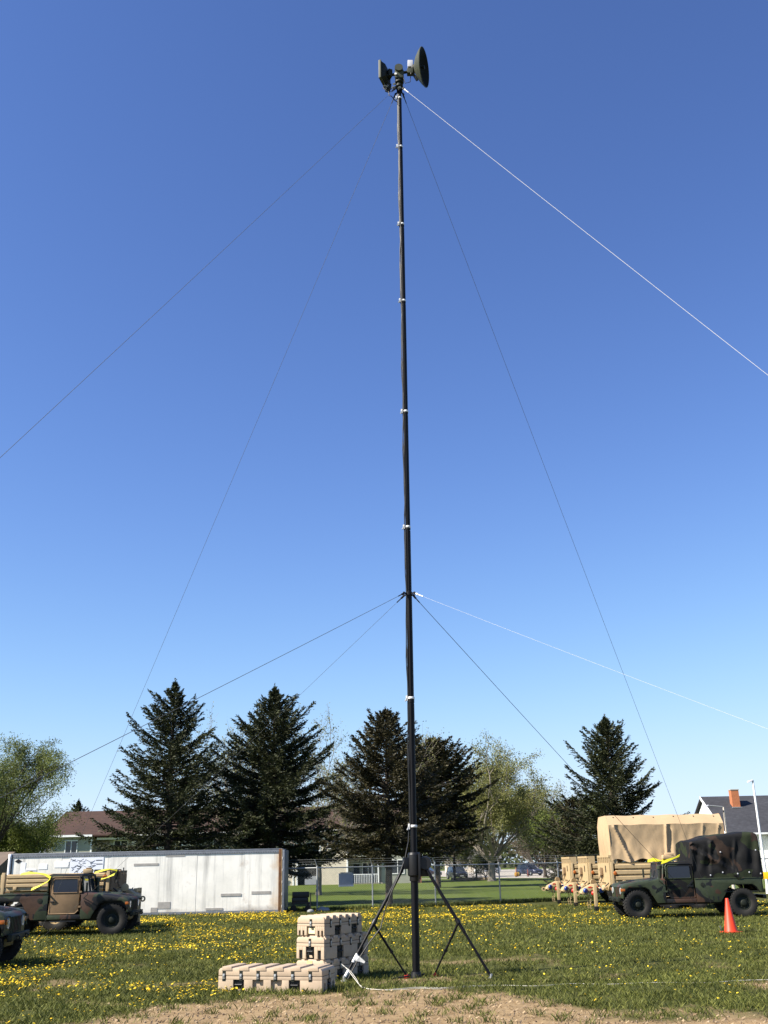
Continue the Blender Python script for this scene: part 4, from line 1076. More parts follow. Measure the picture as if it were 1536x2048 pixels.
    for x in (0.45, 0.75) if refl else ():
        for s in (-1, 1):
            MB().bb(x - 0.07, x + 0.07, min(s * 0.342, s * 0.348), max(s * 0.342, s * 0.348), zb - 0.255, zb - 0.205).build('reflector', MT['red'], sh)
    MB().lathe([(0.05, -0.03), (0.10, -0.03), (0.10, 0.03), (0.05, 0.03)], (1.86 * kd, 0, zb - 0.46), (0, 1, 0), 16).build('hitch_ring', T, root, smooth=40)
    for k, (y, m) in enumerate(((0.66, 'blue'), (0.50, 'red'), (0.36, 'blue')) if refl else ()):
        MB().lathe([(0, -0.05), (0.07, -0.05), (0.10, -0.01), (0.10, 0.03), (0.06, 0.06), (0, 0.06)], (0.34 + 0.30 * k, y, zb - 0.36 - 0.10 * (k % 2)), (0.4, -1, 0.1), 16).build('coupling_' + m, MT[m], root, smooth=40)
    for y in (-0.30, 0.26):
        ch = MB()
        for i in range(11):
            z = zb - 0.40 - i * 0.062; a = i % 2
            ch.lathe([(0.018, -0.009), (0.036, -0.009), (0.036, 0.009), (0.018, 0.009)], (1.15 * kd + 0.02 * math.sin(i), y, z), (1, 0, 0) if a else (0, 1, 0), 8)
        ch.build('safety_chain', T, root, smooth=50, kind='stuff')
    # landing leg on its outrigger
    MB().bb(0.57, 0.68, 0.1, 0.70, zb - 0.22, zb - 0.11).build('leg_outrigger', T, root)
    MB().bb(0.56, 0.69, 0.70, 0.83, 0.17, zb - 0.10).build('landing_leg', T, root, bevel=0.008)
    MB().bb(0.54, 0.71, 0.68, 0.85, 0.004, 0.168).build('leg_foot', MT['black'], root, bevel=0.01)
    MB().lathe([(0, 0), (0.13, 0), (0.13, 0.05), (0.05, 0.07), (0, 0.07)], (0.42, -0.55, zb - 0.06), (0.3, -1, 0), 18).build('spool', T, root, smooth=40)
    return root

def canvas_cover(root, L, W, zb, zt):
    """square tilt of tan cloth on bows: slanting shoulders, bright top, loosely tied sides"""
    h = W / 2 + 0.03
    x0, x1 = -0.06, -L - 0.05
    zs = zt + 1.52; ztop = zt + 1.92
    n, m = 150, 50
    def prof(t):
        a = abs(t); s = 1 if t > 0 else -1
        if a < 0.30: return s * (h - 0.42) * a / 0.30, ztop - 0.02 * (a / 0.3) ** 2, 0.0
        if a < 0.44: q = (a - 0.30) / 0.14; return s * (h - 0.42 + 0.42 * q), ztop - 0.02 - (ztop - 0.02 - zs) * q ** 1.1, 0.0
        q = (a - 0.44) / 0.56
        return s * h, zs + (zt + 0.12 - zs) * q, q
    def fn(u, v):
        x = x0 + (x1 - x0) * u; t = v * 2 - 1
        y, z, q = prof(t); s = 1 if t > 0 else -1
        if q > 0:
            w = math.sin(math.pi * min(1, q)) ** 0.7
            f = 0.022 * math.sin(u * 52 + 2.2 * q + 3 * math.sin(u * 9)) * q
            d1 = 0.07 * math.exp(-(((u - 0.035 - 0.13 * q) / 0.014) ** 2)) - 0.05 * math.exp(-(((u - 0.065 - 0.14 * q) / 0.02) ** 2))
            d2 = 0.07 * math.exp(-(((u - 0.50 + 0.02 * q) / 0.012) ** 2)) - 0.035 * math.exp(-(((u - 0.535 + 0.015 * q) / 0.014) ** 2)) + 0.035 * math.exp(-(((u - 0.80 - 0.05 * (0.5 - q)) / 0.010) ** 2)) * (1 - q) + 0.035 * math.exp(-(((u - 0.93 - 0.06 * (0.5 - q)) / 0.010) ** 2)) * (1 - q)
            d3 = 0.06 * max(0, q - 0.55) * math.sin(u * 60)
            y += s * (f + d1 + d2 + d3 + 0.012 * noise.noise(Vector((u * 9, q * 3, s * 2.0))) + 0.012 * noise.noise(Vector((u * 40 + q * 12, q * 5, s * 2.0)))) - s * 0.045 * math.sin(math.pi * q)
            z += 0.07 * math.sin(u * 29) * q ** 4
        else:
            z += 0.012 * math.sin(u * 25) - 0.01
        return (x, y, z)
    mb = MB().grid(fn, n, m)
    mb.build('canvas_cover', MT['tancloth'], root, smooth=24)
    # end curtains, gathered at the bottom
    for xe, sgn in ((x0, 1), (x1, -1)):
        def en(u, v):
            t = u * 2 - 1
            hw = h * (1.0 - 0.10 * max(0, (0.45 - v)) / 0.45)
            yy = hw * t * 0.998
            zt_ = ztop - max(0, (abs(t) * h - (h - 0.42)) / 0.42) ** 1.1 * (ztop - zs) - 0.012
            zz = (zt + 0.16) + (zt_ - (zt + 0.16)) * v
            b = sgn * (0.13 * math.sin(math.pi * v) * (1 - t * t) + 0.02 * math.sin(t * 16 + v * 3) * (1 - v) - 0.004)
            return (xe + b, yy, zz)
        MB().grid(en, 26, 16).build('end_curtain', MT['tancloth'], root, smooth=55)
    gm = MB().lathe([(0, 0), (0.022, 0.0), (0.026, 0.012), (0, 0.016)], (0, 0, 0), (0, -0.7, 0.7), 10).mesh('grommet', MT['odark'], smooth=50)
    for s in (-1, 1):
        for k in range(6):
            p = fn(0.06 + 0.176 * k, 0.5 + s * 0.17)
            from_mesh('grommet', gm, root, (p[0], p[1], p[2] + 0.01), (0, 0, 0 if s < 0 else math.pi))
    # lashing rope along the hem
    MB().tube([(x0 + (x1 - x0) * i / 60, -(h + 0.05), zt + 0.10 + 0.06 * (i % 2)) for i in range(61)], 0.008, 4).build('lashing', MT['rope'], root)

t1 = cargo_trailer('tan cargo trailer with tall tan canvas cover behind the covered truck', (8.92, 44.45, 0), R(180), 4.75, 2.35, 1.12, 1.78)
canvas_cover(t1, 4.75, 2.35, 1.12, 1.78)
cargo_trailer('open tan cargo trailer, second in the row, its front board beside the canvas', (8.85, 48.85, 0), R(180), 4.6, 2.35, 1.12, 1.78)
cargo_trailer('open tan cargo trailer farthest left and farthest back in the row', (8.72, 52.8, 0), R(180), 4.6, 2.35, 1.12, 1.78)
cargo_trailer('tan ribbed cargo trailer behind the brown-doored truck', (-9.75, 37.85, 0), R(0), 3.75, 2.1, 1.42, 1.86, shaded_front_mat=MT['tandoor'], ext=0.06, wing=0.06, kd=0.5, refl=False)  # front board faces away from the sun, shade painted as darker brown
cargo_trailer('tan cargo trailer at the far left edge behind the nearest truck', (-14.55, 38.2, 0), R(2), 3.85, 2.1, 1.40, 1.76, shaded_front_mat=MT['tandoor'], ext=0.06, wing=0.06, kd=0.5, refl=False)  # same darker brown front, standing in for its shade
ribbon('reflective_belt', 'yellow belt draped on the rail of the canvas-covered trailer', [(10.42, 43.13, 1.86), (10.65, 43.10, 1.92), (10.95, 43.10, 1.84), (11.15, 43.1, 1.95), (11.4, 43.1, 1.93)], 0.13, (0.2, 0.2, 0.95), 'belt', 0.012)
ribbon('reflective_belt', 'yellow belt draped round the front corner of the ribbed tan trailer', [(-10.25, 36.66, 1.86), (-10.0, 36.62, 1.93), (-9.72, 36.62, 1.97), (-9.48, 36.70, 1.92), (-9.55, 36.60, 1.80), (-9.85, 36.60, 1.68), (-10.15, 36.60, 1.62)], 0.07, (0.2, 0.3, 0.9), 'belt', 0.008)
# folded tan bundle and net on the trailer
bd = thing('bundle', 'folded tan cloth bundle lying on the covered trailer rail', 'bundle', (11.25, 42.98, 1.93))
MB().box((0, 0, 0.06), (0.55, 0.24, 0.16), 0.1, 0.08).build('lower_fold', MT['tancloth'], bd, bevel=0.05)
MB().box((0.03, 0.0, 0.18), (0.36, 0.2, 0.12), -0.15).build('upper_fold', MT['tancloth'], bd, bevel=0.05)
cr = thing('satchel', 'small tan bag on the roof line of the brown-doored truck', 'bag', (-10.15, 35.5, 1.86))
MB().box((0, 0, 0.06), (0.30, 0.25, 0.14), 0.1).build('bag_body', MT['tan'], cr, bevel=0.03)
MB().box((0.02, 0, 0.145), (0.16, 0.2, 0.05), 0.1).build('bag_flap', MT['tandoor'], cr, bevel=0.015)

# ================================================================ WHITE BOX TRAILER SET ON THE GROUND
def box_trailer():
    a = Vector((-16.95, 46.95, 0)); b = Vector((-4.82, 47.25, 0)); d = b - a
    root = thing('box_trailer', 'long dirty white box trailer body resting on the grass at left', 'trailer', a, math.atan2(d.y, d.x))
    L = d.length; W = 2.45; H = 2.72
    def skin_mat():
        m, nt, N, Lk, bs = nodes('white_trailer_skin')
        v = coords(nt, 'Object', (1, 1, 1))
        st = tex_noise(nt, 1.0, 6, 0.7, coords(nt, 'Object', (2.6, 1, 0.13)))
        st2 = tex_noise(nt, 1.0, 5, 0.7, coords(nt, 'Object', (7.0, 1, 0.30)))
        bl = tex_noise(nt, 0.8, 5, 0.65, v)
        c = ramp(nt, bl.outputs[0], [(0.3, (0.72, 0.70, 0.63)), (0.55, (0.87, 0.84, 0.76)), (0.8, (0.92, 0.89, 0.82))])
        f1 = ramp(nt, st.outputs[0], [(0.50, (0, 0, 0)), (0.68, (0.55, 0.55, 0.55)), (0.8, (0.8, 0.8, 0.8))])
        f2 = ramp(nt, st2.outputs[0], [(0.60, (0, 0, 0)), (0.80, (0.85, 0.85, 0.85))])
        mx = N.new('ShaderNodeMix'); mx.data_type = 'RGBA'; Lk.new(f1, mx.inputs[0]); Lk.new(c, mx.inputs[6]); mx.inputs[7].default_value = (0.25, 0.245, 0.235, 1)
        mx2 = N.new('ShaderNodeMix'); mx2.data_type = 'RGBA'; Lk.new(f2, mx2.inputs[0]); Lk.new(mx.outputs[2], mx2.inputs[6]); mx2.inputs[7].default_value = (0.19, 0.185, 0.17, 1)
        # rust bleeding from the right-hand corner post, grime along the foot
        sp = N.new('ShaderNodeSeparateXYZ'); Lk.new(v, sp.inputs[0])
        def edge(out, a, b_, k):
            mr = N.new('ShaderNodeMapRange'); mr.inputs[1].default_value = a; mr.inputs[2].default_value = b_; Lk.new(out, mr.inputs[0])
            ad = N.new('ShaderNodeMath'); ad.operation = 'MULTIPLY_ADD'; Lk.new(bl.outputs[0], ad.inputs[0]); ad.inputs[1].default_value = k; ad.inputs[2].default_value = -k * 0.62
            sm = N.new('ShaderNodeMath'); sm.operation = 'ADD'; sm.use_clamp = True; Lk.new(mr.outputs[0], sm.inputs[0]); Lk.new(ad.outputs[0], sm.inputs[1]); return sm.outputs[0]
        e1 = edge(sp.outputs[0], L - 0.75, L - 0.18, 3.0); e2 = edge(sp.outputs[2], 0.45, 0.12, 3.0)
        mx3 = N.new('ShaderNodeMix'); mx3.data_type = 'RGBA'; Lk.new(e1, mx3.inputs[0]); Lk.new(mx2.outputs[2], mx3.inputs[6]); mx3.inputs[7].default_value = (0.50, 0.33, 0.17, 1)
        mx4 = N.new('ShaderNodeMix'); mx4.data_type = 'RGBA'; Lk.new(e2, mx4.inputs[0]); Lk.new(mx3.outputs[2], mx4.inputs[6]); mx4.inputs[7].default_value = (0.33, 0.30, 0.26, 1)
        Lk.new(mx4.outputs[2], bs.inputs['Base Color']); bs.inputs['Roughness'].default_value = 0.5
        add_bump(nt, bs, bl.outputs[0], 0.12, 0.02)
        return m
    SK = skin_mat()
    RAIL = plain('trailer_rail', (0.20, 0.215, 0.24), 0.5, 0.2, 0.25, 6)
    RUST = plain('rusted_post', (0.13, 0.055, 0.022), 0.85, 0, 0.55, 3.5, 0.3, dirt=(0.30, 0.19, 0.09))
    PATCH = plain('patch_tape', (0.36, 0.34, 0.31), 0.7, 0, 0.25, 5)
    PW = plain('white_patch', (0.84, 0.84, 0.84), 0.5, 0, 0.04, 6)
    MB().bb(0.05, L - 0.05, 0.05, W - 0.05, 0.06, H - 0.06).build('body_core', SK, root)
    cuts = [0.12, 2.30, 4.47, 8.30, 10.4, L - 0.20]
    for i in range(5):
        MB().bb(cuts[i] + 0.004, cuts[i + 1] - 0.004, 0.012 + 0.006 * (i % 2), 0.049, 0.16, H - 0.18).build('side_panel', SK, root)
    MB().bb(0.0, L, W - 0.049, W, 0.06, H - 0.06).build('back_wall', SK, root)
    MB().bb(0.06, L - 0.06, 0.0, W, H - 0.058, H).build('roof', RAIL, root, bevel=0.01)
    tr = MB().bb(0.10, L - 0.16, -0.012, 0.048, H - 0.178, H - 0.062).build('top_rail', RAIL, root)
    br = MB().bb(0.10, L - 0.16, -0.012, 0.048, 0.02, 0.158).build('bottom_rail', RAIL, root)
    rv = MB().lathe([(0, 0), (0.017, 0.0), (0.012, 0.008), (0, 0.01)], (0, 0, 0), (0, -1, 0), 6)
    nr = 110
    for rail, z in ((tr, H - 0.145), (br, 0.06)):
        m = MB()
        for k in range(nr):
            x = 0.16 + (L - 0.40) * k / (nr - 1); m.add([(v[0] + x, v[1] - 0.012, v[2] + z) for v in rv.v], rv.f)
        m.build('rivets', MT['black'], rail, kind='stuff')
    # rounded white nose post at the left, rusted post at the right
    MB().lathe([(0, 0), (0.075, 0), (0.075, H - 0.20), (0.085, H - 0.19), (0.085, H - 0.06), (0.06, H - 0.03), (0, H - 0.03)], (0.0, 0.03, 0.02), (0, 0, 1), 16).build('nose_post', PW, root, smooth=40)
    MB().bb(0.085, 0.118, -0.02, 0.046, 0.0, H - 0.06).build('nose_seam', MT['black'], root)
    MB().bb(L - 0.195, L - 0.085, -0.03, 0.10, 0.0, H - 0.02).build('corner_post', RUST, root, bevel=0.008)
    MB().bb(L - 0.083, L - 0.045, -0.026, 0.10, 0.0, H - 0.02).build('post_edge', plain('faded_orange_edge', (0.34, 0.23, 0.12), 0.8, 0, 0.4, 3), root)
    MB().bb(L - 0.043, L + 0.06, -0.02, W, 0.0, H - 0.06).build('end_frame', RAIL, root, bevel=0.01)
    for k in range(5):
        MB().bb(L - 0.046, L - 0.030, -0.034, -0.027, 0.25 + 0.5 * k, 0.36 + 0.5 * k).build('reflective_square', PW, root)
    # patches: (x0, x1, z0, z1, mat)
    for x0, x1, z0, z1, m in ((5.5, 6.6, 2.10, 2.20, PATCH), (9.4, 10.3, 0.76, 0.87, PATCH), (10.75, 11.6, 0.82, 0.94, PATCH), (6.65, 7.2, 0.30, 0.58, PATCH), (8.75, 9.5, 0.20, 0.29, PATCH), (6.35, 6.64, 0.17, 0.36, PATCH), (6.9, 7.75, 2.46, 2.53, PATCH),
                              (0.50, 0.72, 1.80, 2.34, PW), (1.30, 1.68, 2.04, 2.26, PW), (2.0, 2.62, 2.10, 2.36, PW)):
        MB().bb(x0, x1, 0.000, 0.011, z0, z1).build('patch', m, root)
    # torn poster with dark scribbles
    ps = MB().bb(2.68, 4.15, -0.002, 0.0105, 1.25, 2.50).build('poster', plain('poster_white', (0.78, 0.80, 0.86), 0.5, 0, 0.06, 4), root)
    rg = random.Random(4)
    for k in range(60):
        x = rg.uniform(2.78, 3.75); z = rg.uniform(1.55, 2.46); w = rg.uniform(0.08, 0.26)
        MB().box((x, -0.005, z), (w, 0.004, rg.uniform(0.008, 0.024)), 0, rg.uniform(-0.9, 0.5)).build('scribble', MT['black'] if k % 4 == 0 else RAIL, ps)
    for x, z in ((3.95, 2.36), (3.97, 2.20)):
        MB().bb(x - 0.14, x + 0.14, -0.008, -0.003, z, z + 0.03).build('scribble', MT['black'], ps)
    # square sticker with a wheel emblem, and a small dark diamond plate
    sq = MB().bb(0.74, 1.22, -0.002, 0.0105, 1.50, 2.06).build('sticker', PW, root)
    MB().bb(0.77, 1.19, -0.004, -0.0025, 1.53, 2.02).build('sticker_field', plain('sticker_grey', (0.45, 0.45, 0.5), 0.5), sq)
    MB().lathe([(0.10, 0), (0.18, 0), (0.18, 0.006), (0.10, 0.006)], (0.98, -0.005, 1.80), (0, -1, 0), 28).build('wheel_emblem', MT['black'], sq)
    for k in range(5):
        t = k * 2 * math.pi / 5
        MB().disc((0.98 + 0.06 * math.cos(t), -0.005, 1.80 + 0.06 * math.sin(t)), (0, -1, 0), 0.024, 0.006, 8).build('emblem_hole', MT['black'], sq)
    MB().prism([(0.22, 2.40), (0.38, 2.31), (0.54, 2.40), (0.38, 2.49)], 'y', -0.002, 0.010).build('diamond_plate', MT['black'], root)
    return root
box_trailer()

# dark cart and odds and ends at the trailer's right end
ct = thing('hand_cart', 'low black cart with boxes beside the right end of the white trailer', 'cart', (-4.1, 48.1, 0), 0.1)
MB().bb(-0.42, 0.42, -0.3, 0.3, 0.36, 0.42).build('deck', MT['black'], ct, bevel=0.01)
MB().bb(-0.40, 0.34, -0.28, 0.28, 0.42, 0.62).bb(-0.38, 0.38, -0.26, 0.26, 0.63, 0.86).build('box_load', MT['black'], ct, bevel=0.02)
for x in (-0.32, 0.32):
    MB().bb(x - 0.05, x + 0.05, -0.28, -0.2, 0.2, 0.36).build('leg', MT['black'], ct)
    MB().lathe([(0, -0.04), (0.13, -0.04), (0.15, 0), (0.13, 0.04), (0, 0.04)], (x, -0.26, 0.155), (0, 1, 0), 18).build('cart_wheel', MT['rubber'], ct, smooth=40)
pb = thing('marker_post', 'thin dark post in a round grey foot beside the fence', 'post', (-3.62, 47.6, 0))
MB().tube([(0, 0, 0.12), (0, 0, 0.82)], 0.025, 8).build('post', MT['black'], pb)
MB().lathe([(0, 0.004), (0.15, 0.004), (0.14, 0.10), (0.05, 0.14), (0, 0.14)], n=16).build('post_foot', MT['galv'], pb, smooth=40)
st_ = thing('grey_stone', 'rounded grey stone at the foot of the first fence post', 'stone', (-3.1, 48.3, 0))
sm = MB().lathe([(0, 0), (0.20, 0.0), (0.26, 0.08), (0.20, 0.19), (0.08, 0.24), (0, 0.24)], n=14)
sm.v = [(x * (1.25 + 0.2 * noise.noise(Vector((x * 6, y * 6, z * 6)))), y, z * (0.8 + 0.3 * noise.noise(Vector((x * 5, y * 5, 2))))) for x, y, z in sm.v]
sm.build('stone_body', plain('grey_stone', (0.22, 0.22, 0.215), 0.9, 0, 0.2, 6, 0.3), st_, smooth=50)

# ================================================================ CHAIN-LINK FENCE
def fence():
    root = thing('chain_link_fence', 'grey chain-link fence with slanted post tops between field and lawn', 'fence', (0, 0, 0))
    Hh = 1.86
    pts = [Vector((x, y, 0)) for x, y in FENCE]
    post = MB().lathe([(0, 0.0), (0.036, 0.0), (0.036, Hh + 0.02), (0.045, Hh + 0.03), (0.045, Hh + 0.08), (0, Hh + 0.09)], n=12)
    post.tube([(0, 0, Hh + 0.06), (-0.10, -0.12, Hh + 0.36)], 0.018, 6)
    pm = post.mesh('post', MT['galv'], smooth=40)
    for p in pts: from_mesh('post', pm, root, p)
    rail = MB()
    for i in range(len(pts) - 1):
        a, b = pts[i], pts[i + 1]
        MB().tube([a + Vector((0, 0, Hh)), b + Vector((0, 0, Hh))], 0.026, 8).build('top_rail', MT['galv'], root, smooth=60)
    # strands of barbed wire on the slanted arms
    for f in (0.35, 0.68, 1.0):
        MB().tube([p + Vector((-0.10 * f, -0.12 * f, Hh + 0.06 + 0.30 * f)) for p in pts], 0.004, 4).build('barbed_wire', MT['wire'], root)
    # woven mesh: two families of slanted wires
    vs = []; fs = []
    for i in range(2, len(pts) - 1):
        a, b = pts[i], pts[i + 1]; d = b - a; ln = d.length; d = d / ln; nrm = Vector((-d.y, d.x, 0))
        pitch = 0.085 if i < 7 else 0.17; w = 0.0021 if i < 7 else 0.004
        k = int((ln + Hh) / pitch)
        for s in (1, -1):
            for j in range(k):
                t = j * pitch
                if s > 0: x0, z0, x1, z1 = t - Hh, 0.03, t, Hh
                else: x0, z0, x1, z1 = t, 0.03, t - Hh, Hh
                def clip(xa, za, xb, zb):
                    lo, hi = 0.0, 1.0
                    dx = xb - xa
                    for lim, sg in ((0, 1), (ln, -1)):
                        c0 = sg * (xa - lim); c1 = sg * (xb - lim)
                        if c0 < 0 and c1 < 0: return None
                        if c0 < 0: lo = max(lo, c0 / (c0 - c1))
                        elif c1 < 0: hi = min(hi, c0 / (c0 - c1))
                    if hi - lo < 0.01: return None
                    return xa + dx * lo, za + (zb - za) * lo, xa + dx * hi, za + (zb - za) * hi
                c = clip(x0, z0, x1, z1)
                if not c: continue
                p = a + d * c[0] + Vector((0, 0, c[1])) + nrm * (0.006 * s); q = a + d * c[2] + Vector((0, 0, c[3])) + nrm * (0.006 * s)
                ax = (q - p).normalized(); e1 = ax.cross(nrm).normalized() * w; e2 = nrm * w * 0.8
                bb = len(vs)
                for o in (p, q): vs.extend([o + e1, o - e1 * 0.5 + e2, o - e1 * 0.5 - e2])
                fs.extend([(bb, bb + 1, bb + 4, bb + 3), (bb + 1, bb + 2, bb + 5, bb + 4), (bb + 2, bb, bb + 3, bb + 5)])
    MB().add(vs, fs).build('wire_mesh', MT['wire'], root, kind='stuff')
fence()
sg = thing('fence_sign', 'blank grey sign board hung behind the fence mesh', 'sign', (-2.12, 49.55, 0), math.atan2(1.0, 2.5))
MB().bb(-0.36, 0.36, -0.012, 0.012, 1.02, 1.60).build('board', plain('sign_back', (0.30, 0.32, 0.36), 0.5, 0.1, 0.08, 6), sg)
MB().bb(-0.36, 0.36, -0.022, -0.0125, 1.02, 1.09).build('sign_edge', MT['lgrey'], sg)
MB().bb(-0.28, 0.28, -0.022, -0.0125, 1.56, 1.64).build('hanger', MT['galv'], sg)
# ================================================================ BUILDINGS
def siding_mat(name, c):
    m, nt, N, Lk, b = nodes(name)
    n = tex_noise(nt, 1.5, 5, 0.6, coords(nt))
    cc = ramp(nt, n.outputs[0], [(0.3, mul(c, 0.9)), (0.7, mul(c, 1.05))])
    w = N.new('ShaderNodeTexWave'); w.wave_type = 'BANDS'; w.bands_direction = 'Z'; w.wave_profile = 'SAW'
    w.inputs['Scale'].default_value = 1.25 / 0.5; Lk.new(coords(nt), w.inputs['Vector'])
    Lk.new(cc, b.inputs['Base Color']); b.inputs['Roughness'].default_value = 0.6
    add_bump(nt, b, w.outputs[0], 0.5, 0.02)
    return m
def shingle_mat(name, c1, c2, c3):
    m, nt, N, Lk, b = nodes(name)
    v = coords(nt, 'Object', (1.6, 1.6, 5.0))
    n = tex_noise(nt, 1.3, 6, 0.75, v); n2 = tex_noise(nt, 0.25, 3, 0.6, coords(nt))
    cc = ramp(nt, n.outputs[0], [(0.3, c1), (0.5, c2), (0.72, c3)])
    sc = ramp(nt, n2.outputs[0], [(0.35, (0.85, 0.85, 0.85)), (0.65, (1.15, 1.15, 1.15))])
    mm = N.new('ShaderNodeMix'); mm.data_type = 'RGBA'; mm.blend_type = 'MULTIPLY'; mm.inputs[0].default_value = 1
    Lk.new(cc, mm.inputs[6]); Lk.new(sc, mm.inputs[7]); Lk.new(mm.outputs[2], b.inputs['Base Color'])
    b.inputs['Roughness'].default_value = 0.9
    add_bump(nt, b, n.outputs[0], 0.4, 0.03)
    return m
SID = siding_mat('pale_green_siding', (0.31, 0.315, 0.255)); CREAM = siding_mat('cream_siding', (0.66, 0.58, 0.45)); WHITE_S = siding_mat('white_siding', (0.80, 0.80, 0.78))  # green siding darkened evenly, tree shade put into its colour
TRIM = plain('white_trim', (0.78, 0.79, 0.77), 0.5, 0, 0.05, 3)
RED_R = shingle_mat('red_brown_shingles', (0.026, 0.012, 0.008), (0.046, 0.021, 0.013), (0.074, 0.036, 0.022))  # roof brown lowered too, with the trees' shadow worked into the colour
BLACK_R = shingle_mat('black_shingles', (0.020, 0.021, 0.026), (0.032, 0.033, 0.039), (0.048, 0.05, 0.058))
BRICK = plain('brick_brown', (0.22, 0.085, 0.045), 0.9, 0, 0.3, 5, 0.3)
DOORG = plain('door_grey', (0.28, 0.30, 0.29), 0.5, 0, 0.1, 3)

def window(parent, x, y, z, w, h, mull=1, horiz=False):
    """window on a wall facing -y: frame ring, sash bars, dark pane set back"""
    t = 0.09
    f = MB().bb(x - w / 2 - t, x + w / 2 + t, y - 0.07, y - 0.003, z + h / 2, z + h / 2 + t).bb(x - w / 2 - t, x + w / 2 + t, y - 0.07, y - 0.003, z - h / 2 - t, z - h / 2)
    f.bb(x - w / 2 - t, x - w / 2, y - 0.068, y - 0.003, z - h / 2 + 0.001, z + h / 2 - 0.001).bb(x + w / 2, x + w / 2 + t, y - 0.068, y - 0.003, z - h / 2 + 0.001, z + h / 2 - 0.001)
    o = f.build('window', TRIM, parent)
    for k in range(mull):
        xx = x - w / 2 + w * (k + 1) / (mull + 1)
        MB().bb(xx - 0.035, xx + 0.035, y - 0.055, y - 0.004, z - h / 2 + 0.002, z + h / 2 - 0.002).build('sash_bar', TRIM, o)
    for k in range(mull + 1):
        a = x - w / 2 + w * k / (mull + 1); b = x - w / 2 + w * (k + 1) / (mull + 1)
        MB().bb(a + 0.04, b - 0.04, y - 0.02, y - 0.004, z - h / 2 + 0.003, z + h / 2 - 0.003).build('pane', MT['glass'], o)
        MB().bb(a + 0.04, b - 0.04, y - 0.045, y - 0.021, z + 0.0, z + 0.04).build('meeting_rail', DOORG, o) if horiz else None
    return o

